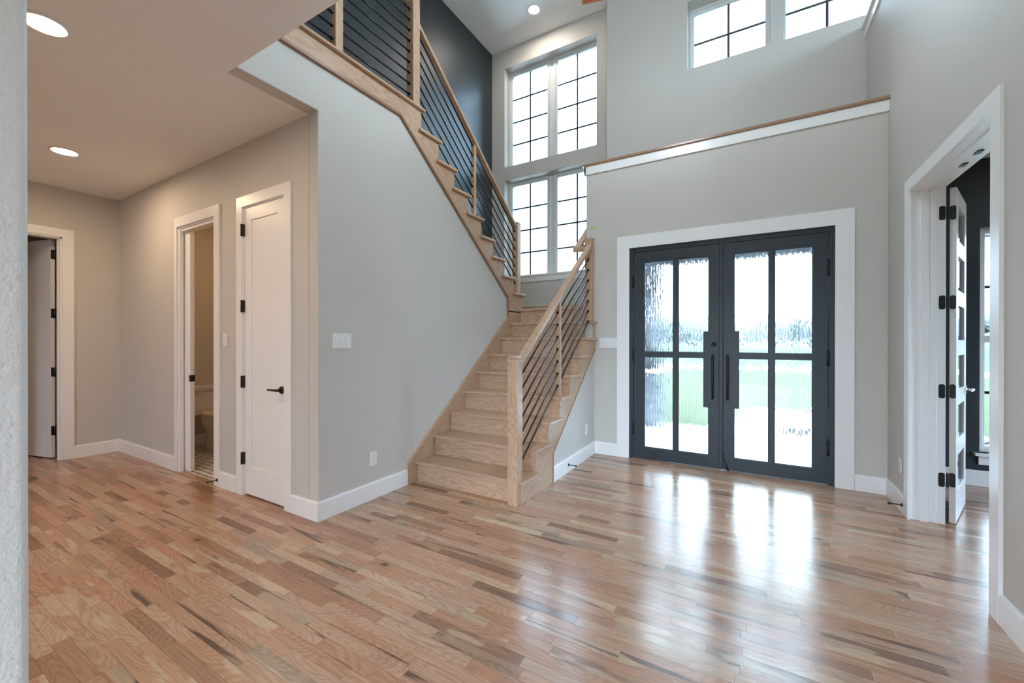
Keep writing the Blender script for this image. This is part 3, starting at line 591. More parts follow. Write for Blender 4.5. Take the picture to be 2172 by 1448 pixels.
# ---- narrow closed door
D2 = empty('door_2', (-3.425, YP, 0), 'narrow closed white door with one tall recessed panel', 'door', kind='structure')
lf = MB().panel('y', YP + 0.004, YP + 0.040, -3.722, -3.131, 0.016, 2.428, [(-3.624, -3.235, 0.25, 2.322)]).box(-3.624, -3.235, YP + 0.013, YP + 0.032, 0.25, 2.322).build('door_leaf', WHITE, D2, 0.0025)
MB().box(-3.722, -3.131, YP + 0.041, YP + 0.12, 2.40, 2.43).build('door_stop_strip', WHITE, D2)
for z in (0.316, 0.964, 1.603, 2.245):
    MB().box(-3.742, -3.716, YP - 0.0185, YP + 0.004, z - 0.05, z + 0.05).tube((-3.727, YP - 0.020, z - 0.05), (-3.727, YP - 0.020, z + 0.05), 0.007, 12).build('hinge', BRONZE, D2)
hd = MB().lathe([(0.029, 0), (0.030, 0.004), (0.028, 0.016), (0.012, 0.018)], (-3.168, YP + 0.004, 0.925), 28, (0, -1, 0)).tube((-3.168, YP - 0.012, 0.925), (-3.168, YP - 0.050, 0.925), 0.011, 16).tube((-3.160, YP - 0.046, 0.925), (-3.285, YP - 0.046, 0.925), 0.0085, 16)
hd.build('lever_handle', BRONZE, D2)

# ---- washroom pocket door
D3 = empty('door_3', (-4.9, YP + 0.06, 0), 'white sliding washroom door mostly inside the wall', 'door', kind='structure')
MB().box(-5.45, -4.81, YP + 0.042, YP + 0.078, 0.012, 2.425).build('door_leaf', WHITE, D3, 0.002)
MB().box(-4.835, -4.806, YP + 0.038, YP + 0.082, 0.905, 0.968).build('pocket_latch', BLACK, D3, 0.003)
MB().lathe([(0.011, 0), (0.012, 0.002), (0.007, 0.005)], (-4.822, YP + 0.038, 0.936), 18, (0, -1, 0)).build('latch_pull', CHROME, D3)

# ---- hall end door
def leaf_points(origin, ang):
    c, s = math.cos(ang), math.sin(ang)
    return lambda u, v, z: (origin[0] + c * u - s * v, origin[1] + s * u + c * v, z)
def hinged_box(m, T, u0, u1, v0, v1, z0, z1):
    vs = [T(u, v, z) for z in (z0, z1) for u, v in ((u0, v0), (u1, v0), (u1, v1), (u0, v1))]
    return m.add(vs, [(0, 3, 2, 1), (4, 5, 6, 7), (0, 1, 5, 4), (1, 2, 6, 5), (2, 3, 7, 6), (3, 0, 4, 7)])
D4 = empty('door_4', (-6.74, 1.383, 0), 'half open white door at the hall end with black hinges', 'door', kind='structure')
T4 = leaf_points((-6.700, 1.372), math.radians(180 + 14))
m = MB()
hinged_box(m, T4, 0, 0.115, 0, 0.035, 0.014, 2.43); hinged_box(m, T4, 0.645, 0.76, 0, 0.035, 0.014, 2.43)
hinged_box(m, T4, 0.115, 0.645, 0, 0.035, 0.014, 0.235); hinged_box(m, T4, 0.115, 0.645, 0, 0.035, 2.32, 2.43); hinged_box(m, T4, 0.115, 0.645, 0.009, 0.026, 0.235, 2.32)
m.build('door_leaf', WHITE, D4, 0.002)
for z in (0.312, 0.962, 1.612, 2.266):
    m = MB(); hinged_box(m, T4, -0.004, 0.0, 0.002, 0.034, z - 0.05, z + 0.05); m.tube((-6.690, 1.366, z - 0.05), (-6.690, 1.366, z + 0.05), 0.008, 12)
    m.box(XH - 0.125, XH - 0.121 + 0.03, 1.366, 1.3715, z - 0.05, z + 0.05)
    m.build('hinge', BLACK, D4)

# ---- study door
D5 = empty('door_5', (1.217, 4.119, 0), 'white study door with six small panes folded back, black hinges', 'door', kind='structure')
A5 = math.radians(68.1)
T5 = leaf_points((1.217, 4.121), A5)   # u along the leaf, v towards its left side
W5 = 0.60
LZ = [(0.232 + 0.362 * i, 0.482 + 0.362 * i) for i in range(6)]
m = MB()
hinged_box(m, T5, 0, 0.10, -0.034, 0, 0.012, 2.405); hinged_box(m, T5, W5 - 0.11, W5, -0.034, 0, 0.012, 2.405)
zs = [0.012] + [z for a in LZ for z in a] + [2.405]
for i in range(0, len(zs), 2): hinged_box(m, T5, 0.10, W5 - 0.11, -0.034, 0, zs[i], zs[i + 1])
m.build('door_leaf', WHITE, D5, 0.0015)
for a, b in LZ:
    m = MB(); hinged_box(m, T5, 0.10, W5 - 0.11, -0.020, -0.014, a, b); m.build('glass_pane', GLASS, D5)
def rounded(cu, cz, w, h, r, n=5):
    pts = []
    for sx, sz, a0 in ((1, -1, -90), (1, 1, 0), (-1, 1, 90), (-1, -1, 180)):
        for i in range(n + 1):
            a = math.radians(a0 + 90 * i / n); pts.append((cu + sx * (w / 2 - r) + r * math.cos(a), cz + sz * (h / 2 - r) + r * math.sin(a)))
    return pts
for z in (0.318, 0.952, 1.587, 2.226):
    m = MB()
    # plate let into the leaf edge
    pl = rounded(-0.017, z, 0.031, 0.10, 0.012); n = len(pl)
    m.add([T5(-0.002, v, zz) for v, zz in pl] + [T5(0.001, v, zz) for v, zz in pl], [tuple(range(n)), tuple(range(n, 2 * n))[::-1]] + [(i, (i + 1) % n, n + (i + 1) % n, n + i) for i in range(n)])
    m.prism(rounded(XR + 0.170, z, 0.034, 0.10, 0.012), 'y', 4.0885, 4.092)
    for k in range(5): m.tube((1.203, 4.100, z - 0.05 + 0.02 * k + 0.0008), (1.203, 4.100, z - 0.05 + 0.02 * k + 0.0192), 0.008, 12)
    m.build('hinge', BLACK, D5)
m = MB(); hinged_box(m, T5, W5 - 0.085, W5 - 0.035, -0.042, -0.034, 0.90, 0.96)
m.tube(T5(W5 - 0.06, -0.042, 0.93), T5(W5 - 0.06, -0.085, 0.93), 0.009, 12).tube(T5(W5 - 0.055, -0.08, 0.93), T5(W5 - 0.16, -0.08, 0.93), 0.008, 12)
m.build('lever_handle', CHROME, D5)

# ================================================================== STAIRCASE
R1, RUN1, N1 = 0.1928, 0.2473, 2.840
ST = empty('staircase', (-2.15, 2.84, 0), 'oak staircase turning back on itself at the window landing', 'staircase')
XL0, XSK = -2.703, -1.605            # between the wall skirt and the open side
for k in range(1, 10):
    z = R1 * k; y = N1 + RUN1 * (k - 1)
    if k < 9:
        t = MB().box(XL0, XSK, y, y + RUN1 + 0.030, z - 0.027, z)
        if k < 8: t.box(XSK, -1.555, y, y + RUN1 + 0.062, z - 0.027, z)
        else: t.box(XSK, -1.555, y, YF, z - 0.027, z)
        t.build('tread', OAK_X, ST, 0.004)
    else:
        MB().box(XL0, XT - 0.001, y, YW - 0.016, z - 0.027, z).box(XD, XL0, 4.902, YW - 0.016, z - 0.027, z).build('landing', OAK_X, ST, 0.004)
    MB().box(XL0, (XSK + 0.001) if k < 8 else XT - 0.001, y + 0.028, y + 0.046, z - R1, z - 0.027).build('riser', OAK_X, ST, 0.001)
# left skirt against the wall
sk = [(2.743, 0), (2.743, 0.187), (4.521, 1.618), (4.521, 1.70), (5.1, 1.70), (5.1, 1.55), (3.1, 0)]
MB().prism(sk, 'x', XS, XL0).build('skirt_board', OAK_S, ST, 0.001)
# right open skirt
pts = [(2.869, 0)]
for k in range(1, 9):
    y = N1 + RUN1 * (k - 1) + 0.028
    if k > 1: pts.append((y, R1 * (k - 1) - 0.027))
    pts.append((y, R1 * k - 0.027))
pts += [(YF, R1 * 8 - 0.027), (YF, 1.215), (3.456, 0.262), (3.456, 0)]
MB().prism(pts, 'x', XSK, XSK + 0.017).build('open_skirt', OAK_S, ST, 0.001)
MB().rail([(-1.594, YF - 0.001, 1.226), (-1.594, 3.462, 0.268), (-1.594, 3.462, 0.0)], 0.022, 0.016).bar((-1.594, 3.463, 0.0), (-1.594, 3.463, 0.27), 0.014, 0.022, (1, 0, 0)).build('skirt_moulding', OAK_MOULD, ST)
# moulding along the top of the wall skirt
MB().rail([(-2.7085, 2.743, 0.188), (-2.7085, 4.521, 1.620)], 0.024, 0.022).bar((-2.7085, 2.739, 0.141), (-2.7085, 2.739, 0.195), 0.012, 0.024, (1, 0, 0)).build('skirt_moulding', OAK_S, ST)
# upper flight
RU, RUNU = 0.19425, 0.2483
Yn = lambda j: 4.930 - RUNU * (j - 1)
Zn = lambda j: 1.941 + RU * (j - 1)
for j in range(1, 10):
    z, y = Zn(j), Yn(j)
    if j < 9:
        MB().box(XD, XL0, y - RUNU - 0.030, y, z - 0.027, z).box(XL0, -2.672, y - RUNU - 0.062, y, z - 0.027, z).build('tread', OAK_X, ST, 0.004)
    else:
        MB().box(XD, XL0, 2.70, y, z - 0.027, z).box(-2.83, -2.672, YV + 0.001, y, z - 0.022, z).build('landing_nosing', OAK_Y, ST, 0.004)
    zb = Zn(j - 1) if j > 1 else R1 * 9
    MB().box(XD, XL0 - 0.001, y - 0.046, y - 0.028, zb, z - 0.027).build('riser', OAK_X, ST, 0.001)
pts = [(4.902, R1 * 9)]
for j in range(1, 10):
    y = Yn(j) - 0.028
    if j > 1: pts.append((y, Zn(j - 1) - 0.027))
    pts.append((y, Zn(j) - 0.027))
pts += [(2.647, Zn(9) - 0.022), (2.647, 3.330), (4.497, 1.888), (4.521, 1.868), (4.521, R1 * 9 - 0.05), (4.902, R1 * 9 - 0.05)]
MB().prism(pts, 'x', XS, XL0).build('open_skirt', OAK_D, ST, 0.001)
MB().box(XS, XL0, YV + 0.001, 2.646, 3.318, Zn(9) - 0.022).build('fascia_board', OAK_Y, ST, 0.001)
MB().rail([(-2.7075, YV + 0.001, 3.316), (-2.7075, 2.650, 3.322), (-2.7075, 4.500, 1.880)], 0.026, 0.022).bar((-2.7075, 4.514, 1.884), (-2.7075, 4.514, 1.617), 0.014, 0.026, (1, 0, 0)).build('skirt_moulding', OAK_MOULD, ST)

# ---- railings
def newel(parent, x0, x1, y0, y1, z0, z1, cap=True):
    n = MB().box(x0, x1, y0, y1, z0, z1 - (0.022 if cap else 0)).build('newel_post', OAK_Z, parent, 0.003)
    if cap: MB().box(x0 - 0.001, x1 + 0.001, y0 - 0.001, y1 + 0.001, z1 - 0.0205, z1).build('newel_cap', OAK_Z, n, 0.004)
    return n
def rod(parent, pts, r=0.0080):
    p, q = Vector(pts[0]), Vector(pts[-1]); d = (q - p).normalized()
    return MB().tube(p, q, r, 12).tube(p, p + d * 0.018, 0.0115, 12).tube(q - d * 0.018, q, 0.0115, 12).build('railing_rod', ROD, parent)
# lower flight
RL = empty('stair_railing', (-1.643, 2.85, 0), 'oak and black rod railing of the lower flight, from floor newel to entry wall', 'railing', 'railings of the staircase')
newel(RL, -1.687, -1.598, 2.809, 2.898, 0, 1.187)
newel(RL, -1.688, -1.600, 4.553, YF - 0.001, R1 * 8, 2.505)
sl = (2.345 - 1.130) / (4.553 - 2.898)
zr = lambda y: 1.133 + (y - 2.898) * 0.7675
MB().rail([(-1.632, 2.898, zr(2.898)), (-1.632, 4.553, zr(4.553))], 0.062, 0.046).build('handrail', OAK_S, RL, 0.004)
MB().box(-1.666, -1.622, 3.690, 3.732, R1 * 4, zr(3.69) - 0.022).build('baluster_post', OAK_Z, RL, 0.002)
for i in range(7):
    za = lambda y: 1.033 - 0.1190 * i + (y - 2.961) * 0.7675
    rod(RL, [(-1.643, 2.898, za(2.898)), (-1.643, 3.690, za(3.690))])
    rod(RL, [(-1.643, 3.732, za(3.732)), (-1.643, 4.553, za(4.553))])
# upper flight
xa = -2.790; hx = 0.0435
UPY = 2.855, 2.944
RUP = empty('stair_railing', (xa, 4.9, R1 * 9), 'oak and black rod railing of the upper flight, against the charcoal wall', 'railing', 'railings of the staircase')
newel(RUP, xa - hx, xa + hx, 4.840, 4.927, Zn(1), 2.925)
zq = lambda y: 2.862 - (y - 4.84) * 0.7823
MB().rail([(xa, 4.840, zq(4.840)), (xa, 2.944, zq(2.944))], 0.062, 0.046).build('handrail', OAK_D, RUP, 0.004)
MB().box(xa - 0.022, xa + 0.022, 3.862, 3.904, Zn(5), zq(3.904) - 0.022).build('baluster_post', OAK_Z, RUP, 0.002)
for i in range(7):
    za = lambda y: 2.714 - 0.1175 * i - (y - 4.945) * 0.7823 - 0.004
    rod(RUP, [(xa, 4.840, za(4.840)), (xa, 3.904, za(3.904))])
    rod(RUP, [(xa, 3.862, za(3.862)), (xa, 2.944, za(2.944))])
# upper hall guard
RG = empty('stair_railing', (xa, 2.9, Z2), 'level guard railing of the upper hall above the white header', 'railing', 'railings of the staircase')
newel(RG, xa - hx, xa + hx, UPY[0], UPY[1], Zn(9), 4.62)
MB().rail([(xa, UPY[0], 4.52), (xa, YV + 0.001, 4.52)], 0.062, 0.04).build('handrail', OAK_Y, RG, 0.004)
for yb in (2.033,):
    MB().box(xa - 0.022 - 0.012, xa + 0.022 + 0.012, yb - 0.002, yb + 0.066, Zn(9), 4.50).build('baluster_post', OAK_Z, RG, 0.002)
for i in range(9):
    z = 3.631 + 0.1 * i
    rod(RG, [(xa, UPY[0], z), (xa, 2.099, z)]); rod(RG, [(xa, 2.031, z), (xa, YV + 0.001, z)])
# wall rail past the entry wall
WR = empty('wall_handrail', (-1.77, 4.5, 2.38), 'short oak wall handrail climbing behind the top newel of the lower flight', 'handrail')
zt = zr(4.553)
m = MB().bar((-1.663, 4.520, zt - 0.028), (-1.806, 4.520, zt - 0.028), 0.074, 0.048)
m.rail([(-1.769, 4.490, zt - 0.040), (-1.769, 4.93, zt + 0.30), (-1.769, 5.30, zt + 0.30)], 0.074, 0.052)
m.build('handrail', OAK_S, WR, 0.003)
MB().tube((-1.769, 5.0, zt + 0.28), (-1.769, 5.0, zt + 0.23), 0.008, 10).tube((-1.769, 5.0, zt + 0.235), (XT, 5.0, zt + 0.215), 0.008, 10).build('rail_bracket', BLACK, WR)

# ================================================================== LIGHTS IN THE CEILING
def recessed(x, y, z, label, mat, r=0.078, ro=0.102, grp=None):
    e = empty('recessed_light', (x, y, z), label, 'ceiling light', grp)
    MB().lathe([(ro, -0.0005), (ro, -0.004), (r + 0.006, -0.009), (r, -0.006), (r, -0.002)], (x, y, z), 40).build('trim_ring', WHITE, e)
    MB().lathe([(r, -0.0045), (r * 0.6, -0.007), (0.001, -0.008)], (x, y, z), 40).build('lamp_lens', mat, e)
    return e
recessed(-3.225, 0.625, ZC, 'lit recessed ceiling light partly cut off by the stippled wall end', LED_WARM, grp='recessed ceiling lights')
recessed(-5.238, 1.132, ZC, 'lit recessed ceiling light above the hall end', LED_WARM, grp='recessed ceiling lights')
recessed(-4.30, -1.30, ZC, 'added unseen recessed ceiling light further back in the hall', LED_WARM, grp='recessed ceiling lights')  # out of view, added to brighten the hall
recessed(-4.75, 2.45, ZC, 'added unseen recessed ceiling light inside the washroom', LED_WC_FILL, grp='recessed ceiling lights')  # out of view, added to warm and brighten the washroom
recessed(2.6, 4.0, 2.96, 'added unseen recessed ceiling light in the study', LED_STUDY_FILL, grp='recessed ceiling lights')  # out of view, added to raise the dark study walls
recessed(-2.837, 5.488, ZT, 'lit recessed light in the high ceiling by the stair windows', LED_HIGH, grp='recessed ceiling lights')

# lantern over the entry; the glowing globe inside is added fill light
CH = empty('pendant_lantern', (-0.86, 3.2, 3.9), 'copper lantern hanging over the entry at the top edge', 'lamp')
def lantern():
    a = math.radians(13.7); ca, sa = math.cos(a), math.sin(a); h = 0.235; z0, z1 = 3.896, 4.45
    c = Vector((-1.122 + h * (0.972 + 0.237), 3.0 + h * (0.237 - 0.972), 0))
    P = lambda u, v, z: Vector((c.x + ca * u - sa * v, c.y + sa * u + ca * v, z))
    m = MB(); up = (0, 0, 1)
    cs = [(-h, -h), (h, -h), (h, h), (-h, h)]
    for i in range(4):
        a_, b_ = cs[i], cs[(i + 1) % 4]
        for z in (z0 + 0.011, z1): m.bar(P(*a_, z), P(*b_, z), 0.022, 0.022)
        m.bar(P(*a_, z0), P(*a_, z1 + 0.011), 0.022, 0.022, (1, 0, 0))
    m.build('lantern_frame', COPPER, CH, 0.001)
    pl = MB(); pl.v = []
    ho, hi = h - 0.011, h - 0.06
    co = [(-ho, -ho), (ho, -ho), (ho, ho), (-ho, ho)]; ci = [(-hi, -hi), (hi, -hi), (hi, hi), (-hi, hi)]
    pl.add([P(a_, b_, z) for z in (z0 + 0.006, z0 + 0.010) for cc in (co, ci) for a_, b_ in cc],
           [f for i in range(4) for f in ((i, (i + 1) % 4, 4 + (i + 1) % 4, 4 + i), (8 + i, 12 + i, 12 + (i + 1) % 4, 8 + (i + 1) % 4), (4 + i, 4 + (i + 1) % 4, 12 + (i + 1) % 4, 12 + i), (i, 8 + i, 8 + (i + 1) % 4, (i + 1) % 4))]).build('bottom_flange', COPPER, CH)
    t = MB()
    for i in range(4): t.bar(P(*cs[i], z1), P(0, 0, z1 + 0.22), 0.016, 0.016)
    t.tube(P(0, 0, z1 + 0.2), P(0, 0, ZT - 0.03), 0.008, 12).lathe([(0.065, -0.03), (0.065, -0.004), (0.02, 0)], P(0, 0, ZT), 28)
    t.build('hanging_stem', COPPER, CH)
    gz = z0 + 0.24
    prof = [(0.001, -0.12)] + [(0.12 * math.cos(math.radians(t)), 0.12 * math.sin(math.radians(t))) for t in range(-75, 76, 15)] + [(0.001, 0.12)]
    MB().lathe(prof, P(0, 0, gz), 28).build('fill_globe', FILL_GLOBE, CH)
    MB().tube(P(0, 0, gz + 0.115), P(0, 0, z1 + 0.2), 0.010, 12).lathe([(0.03, 0.10), (0.034, 0.125), (0.012, 0.14)], P(0, 0, gz), 20).build('globe_holder', COPPER, CH)
lantern()

# ================================================================== WALL PLATES
def local_frame(o, ax, d):
    """maps (across, up, out) of a plate to world offsets"""
    if ax == 'x': return lambda a, u, n: (o[0] + d * n, o[1] + a, o[2] + u)
    return lambda a, u, n: (o[0] + a, o[1] + d * n, o[2] + u)
def tbox(m, F, a0, a1, u0, u1, n0, n1):
    p, q = F(a0, u0, n0), F(a1, u1, n1); return m.box(p[0], q[0], p[1], q[1], p[2], q[2])
def switch(o, ax, d, gangs, w, label, flip=None):
    e = empty('light_switch', o, label, 'light switch'); F = local_frame(o, ax, d)
    tbox(MB(), F, -w / 2, w / 2, -0.058, 0.058, 0.0005, 0.007).build('wall_plate', PLASTIC, e, 0.0025)
    for g in range(gangs):
        a = (g - (gangs - 1) / 2) * 0.0455
        rk = tbox(MB(), F, a - 0.0165, a + 0.0165, -0.033, 0.033, 0.006, 0.0105 if g != flip else 0.014).build('rocker', PLASTIC, e, 0.002)
        for u in (-0.0475, 0.0475): MB().tube(F(a, u, 0.0065), F(a, u, 0.008), 0.003, 10).build('plate_screw', CHROME, e)
    return e
def outlet(o, ax, d, label, blank=False):
    e = empty('wall_outlet', o, label, 'outlet'); F = local_frame(o, ax, d)
    tbox(MB(), F, -0.036, 0.036, -0.058, 0.058, 0.0005, 0.006).build('wall_plate', PLASTIC, e, 0.0025)
    if not blank:
        tbox(MB(), F, -0.0165, 0.0165, -0.033, 0.033, 0.0055, 0.0085).build('receptacle_face', PLASTIC, e, 0.0015)
        for u in (-0.016, 0.016):
            s = MB(); tbox(s, F, -0.008, -0.0055, u - 0.001, u + 0.008, 0.008, 0.0088); tbox(s, F, 0.0055, 0.008, u - 0.001, u + 0.007, 0.008, 0.0088)
            s.tube(F(0, u - 0.009, 0.008), F(0, u - 0.009, 0.0088), 0.0028, 10)
            s.build('receptacle_slots', SLOT, e)
    return e
switch((XS, 2.058, 1.308), 'x', 1, 3, 0.165, 'white three rocker switch on the wall under the stairs', 1)
switch((-4.030, YP, 1.316), 'y', -1, 1, 0.074, 'white single switch between the two narrow doors')
switch((-1.434, YF, 1.289), 'y', -1, 4, 0.208, 'white four rocker switch beside the black double door')
outlet((XS, 2.360, 0.334), 'x', 1, 'white outlet above the baseboard beside the bottom stair')
outlet((-1.60, 4.366, 0.326), 'x', 1, 'white wall plate on the low wall below the lower flight')
outlet((XR, 4.290, 0.343), 'x', -1, 'white outlet beside the study doorway casing')

# ================================================================== DOOR STOPS, TAPE
def stopper(base, direction, length, label):
    b = Vector(base); d = Vector(direction).normalized(); e = empty('door_stop', base, label, 'door stop', 'black rod door stops')
    MB().tube(b, b + d * 0.005, 0.014, 16).tube(b + d * 0.005, b + d * 0.012, 0.010, 16, r2=0.006).build('flange', BLACK, e)
    MB().tube(b + d * 0.01, b + d * (length - 0.012), 0.0042, 12).build('rod', BLACK, e)
    MB().tube(b + d * (length - 0.014), b + d * length, 0.0085, 14).build('rubber_tip', BLACK, e)
stopper((-1.5845, 3.827, 0.072), (1, 0, -0.02), 0.085, 'black rod door stop on the baseboard below the lower flight')
stopper((XR - 0.0155, 4.185, 0.066), (-1, 0, 0), 0.085, 'black rod door stop on the baseboard by the study doorway')
stopper((-4.148, YP - 0.0170, 0.060), (0, -1, 0), 0.085, 'black rod door stop by the washroom opening')
m = MB(); P0 = Vector((-1.651, YF - 0.0008, 2.620)); P1 = Vector((-1.576, YF - 0.0008, 2.645))
m.bar(P0, P1, 0.0015, 0.018, (0, 0, 1)); tag(m.build('tape_strip', TAPE), 'scrap of lime green tape high on the entry wall above the newel', 'tape')

# ================================================================== TOILET
TO = empty('toilet', (-5.6, 2.50, 0), 'white toilet seen through the washroom opening', 'toilet')
tx0, tx1, ty0, ty1 = -5.955, -5.77, 2.30, 2.72
MB().box(tx0, tx1 - 0.008, ty0 + 0.01, ty1 - 0.01, 0.40, 0.70).build('tank', CERAMIC, TO, 0.02, 4)
MB().box(tx0, tx1 + 0.006, ty0 - 0.005, ty1 + 0.005, 0.70, 0.725).box(tx0, tx1 + 0.016, ty0 - 0.014, ty1 + 0.014, 0.725, 0.762).build('tank_lid', CERAMIC, TO, 0.008, 3)
MB().lathe([(0.013, 0), (0.013, 0.012), (0.006, 0.014)], (tx1 - 0.006, ty0 + 0.055, 0.668), 18, (1, 0, 0)).tube((tx1 + 0.01, ty0 + 0.055, 0.668), (tx1 + 0.014, ty0 + 0.12, 0.655), 0.006, 10).build('flush_lever', CHROME, TO)
yc = 2.50
def egg(z, x0, x1, w, n=36, fr=1.0):
    cx, rx = (x0 + x1) / 2, (x1 - x0) / 2
    return [Vector((cx + rx * math.cos(2 * math.pi * i / n), yc + w * math.sin(2 * math.pi * i / n) * (1 - 0.12 * math.cos(2 * math.pi * i / n)), z)) for i in range(n)]
MB().loft([egg(0.0, -5.80, -5.27, 0.125), egg(0.05, -5.79, -5.30, 0.115), egg(0.18, -5.76, -5.34, 0.105), egg(0.27, -5.76, -5.27, 0.145), egg(0.35, -5.77, -5.19, 0.185), egg(0.40, -5.78, -5.165, 0.195), egg(0.412, -5.78, -5.165, 0.195)]).build('bowl', CERAMIC, TO)
MB().loft([egg(0.416, -5.76, -5.155, 0.200), egg(0.430, -5.76, -5.153, 0.203), egg(0.436, -5.76, -5.158, 0.198)]).build('seat_ring', CERAMIC, TO)
MB().loft([egg(0.441, -5.75, -5.155, 0.201), egg(0.457, -5.75, -5.155, 0.202), egg(0.466, -5.74, -5.175, 0.185)]).build('seat_lid', CERAMIC, TO)
MB().box(-5.80, -5.72, yc - 0.09, yc + 0.09, 0.40, 0.445).build('seat_hinge', CERAMIC, TO, 0.01)

# ================================================================== OUTSIDE
S('porch_floor', MB().box(-1.9, 2.6, YF + 0.16, 7.20, -0.25, -0.05), CONCRETE, 'pale concrete porch outside the double door', 'porch')
S('trim_20', MB().box(-1.9, 2.6, 7.20, 7.26, -0.25, -0.048), STONE, 'dark edge of the porch slab', 'trim')
S('porch_beam', MB().box(-1.75, 2.6, 7.0, 7.2, 2.57, 2.86), TIMBER, 'beam across the front of the entry porch', 'beam')
S('bounce_slab', MB().prism([(-2.7, 6.4), (-4.6, 15), (-7.3, 26.4), (-45, 26.4), (-45, 6.4)], 'z', -0.5, -0.28), CONCRETE, 'unseen pale concrete slab left of the lawn, added to bounce light', 'bounce_slab')  # unseen reflector added to throw skylight up onto the high ceiling
S('path', MB().prism([(-0.62, 7.26), (3.4, 7.26), (3.4, 11.6), (0.1, 11.6), (-0.25, 10.3), (-0.45, 8.9)], 'z', -0.45, -0.30).box(-0.5, 3.4, 9.40, 9.44, -0.30, -0.288), CONCRETE, 'pale concrete walk leading from the porch', 'path')
S('lawn', MB().prism([(-40, 7.26), (-0.62, 7.26), (-0.45, 8.9), (-0.25, 10.3), (0.1, 11.6), (3.4, 11.6), (3.4, 5.7), (40, 5.7), (40, 26.4), (-40, 26.4)], 'z', -0.5, -0.30), LAWN, 'green front lawn', 'lawn')
S('road', MB().box(-120, 120, 26.4, 31.4, -0.5, -0.31), ASPHALT, 'pale road beyond the lawn', 'road')
S('ground_far', MB().box(-300, 300, 31.4, 400, -0.6, -0.34).box(-300, 300, -120, 7.26, -0.8, -0.52), MEADOW, 'far meadow beyond the road', 'ground')
def hill(name, yb, base_h, seed, label):
    rnd = random.Random(seed); m = MB(); n = 60; rows = 6; vs = []; ph = [rnd.uniform(0, 6.28) for _ in range(4)]
    for j in range(rows + 1):
        t = j / rows
        for i in range(n + 1):
            x = -220 + 440 * i / n
            h = base_h * (0.75 + 0.25 * math.sin(x * 0.021 + ph[0]) + 0.18 * math.sin(x * 0.055 + ph[1]) + 0.05 * math.sin(x * 0.21 + ph[2]) + 0.04 * rnd.random())
            vs.append((x, yb + 40 * t, -0.4 + h * math.sin(t * math.pi / 2)))
    fs = [(j * (n + 1) + i, j * (n + 1) + i + 1, (j + 1) * (n + 1) + i + 1, (j + 1) * (n + 1) + i) for j in range(rows) for i in range(n)]
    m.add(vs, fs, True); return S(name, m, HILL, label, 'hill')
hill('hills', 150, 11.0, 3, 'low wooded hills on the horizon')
# porch post
PC = empty('porch_post', (-1.46, 6.95, -0.05), 'porch post on a grey stone base, seen through the rippled door panes', 'post')
MB().box(-1.68, -1.255, 6.75, 7.18, -0.05, 0.80).build('stone_base', STONE, PC, 0.01)
MB().box(-1.70, -1.235, 6.73, 7.20, 0.80, 0.87).build('base_cap', CONCRETE, PC, 0.005)
MB().box(-1.63, -1.31, 6.80, 7.12, 0.87, 2.57).build('shaft', TIMBER, PC, 0.005)
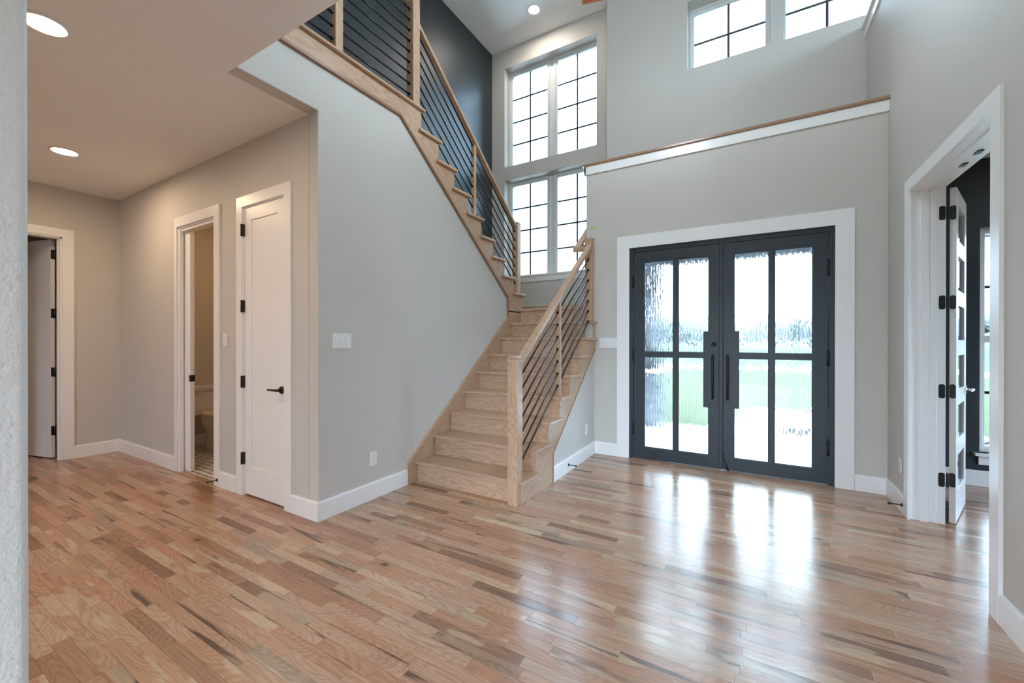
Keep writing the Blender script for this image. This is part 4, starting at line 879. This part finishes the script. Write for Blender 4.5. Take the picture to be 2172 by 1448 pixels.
# trees beyond the road
def make_tree(seed):
    rnd = random.Random(seed)
    e = empty('tree', (0, 0, 0), 'round green tree in the distance beyond the road', 'tree', 'distant trees beyond the road')
    t = MB().tube((0, 0, -0.4), (0.05, 0, 1.8), 0.16, 10, r2=0.10)
    for k in range(4):
        a = k * 1.6 + rnd.random(); t.tube((0.03, 0, 1.4), (0.9 * math.cos(a), 0.9 * math.sin(a), 2.6), 0.07, 8, r2=0.03)
    t.build('trunk', BARK, e)
    bm = bmesh.new()
    for k in range(16):
        a = rnd.uniform(0, 6.28); rr = rnd.uniform(0, 1.25); z = rnd.uniform(2.0, 4.1)
        s = rnd.uniform(0.6, 1.05) * (1.15 - 0.15 * abs(z - 2.9))
        mat = Matrix.Translation((rr * math.cos(a), rr * math.sin(a), z)) @ Matrix.Diagonal((s, s, s * 0.85, 1))
        r = bmesh.ops.create_icosphere(bm, subdivisions=3, radius=1.0, matrix=mat)
        for v in r['verts']: v.co += Vector((rnd.uniform(-1, 1), rnd.uniform(-1, 1), rnd.uniform(-1, 1))) * 0.09
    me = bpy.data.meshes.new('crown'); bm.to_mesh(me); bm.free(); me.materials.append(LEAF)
    o = bpy.data.objects.new('crown', me); COL.objects.link(o); o.parent = e
    return e
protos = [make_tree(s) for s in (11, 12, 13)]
spots = []
rnd = random.Random(5)
for i in range(22):
    y = (64, 92, 78)[i % 3] + rnd.uniform(-4, 4); ang = math.radians(-24 + 50 * (i + rnd.random() * 0.5) / 22); spots.append((y * math.tan(ang), y, rnd.uniform(0.7, 1.15)))
for i, (x, y, s) in enumerate(spots):
    o = protos[i] if i < 3 else copy_tree(protos[i % 3])
    o.location = (x, y, 0); o.scale = (s, s, s * 0.9); o.rotation_euler = (0, 0, rnd.uniform(0, 6.28))
# grassy plant beside the walk
def make_plant():
    rnd = random.Random(21); e = empty('ornamental_grass', (0, 0, 0), 'clump of grassy plants at the porch edge right of the walk', 'plant', 'grassy plants at the porch edge')
    m = MB()
    for k in range(130):
        a = rnd.uniform(0, 6.28); r0 = rnd.uniform(0, 0.10); L_ = rnd.uniform(0.25, 0.50); lean = rnd.uniform(0.1, 0.6)
        b = Vector((r0 * math.cos(a), r0 * math.sin(a), -0.02)); d = Vector((math.cos(a) * lean, math.sin(a) * lean, 1)).normalized(); w = Vector((-math.sin(a), math.cos(a), 0)) * 0.006
        p1 = b + d * L_ * 0.6; p2 = p1 + (d + Vector((math.cos(a), math.sin(a), -0.5)) * 0.6).normalized() * L_ * 0.5
        m.add([b - w, b + w, p1 + w, p1 - w, p2], [(0, 1, 2, 3), (3, 2, 4)])
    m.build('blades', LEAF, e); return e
p0 = make_plant()
for i, (x, y) in enumerate(((0.64, 7.80), (1.65, 7.80), (2.5, 7.9))):
    o = p0 if i == 0 else copy_tree(p0); o.location = (x, y, -0.3 if y > 7.2 else -0.3); o.rotation_euler = (0, 0, i * 1.3); o.scale = (1.5, 1.2, 1.0)
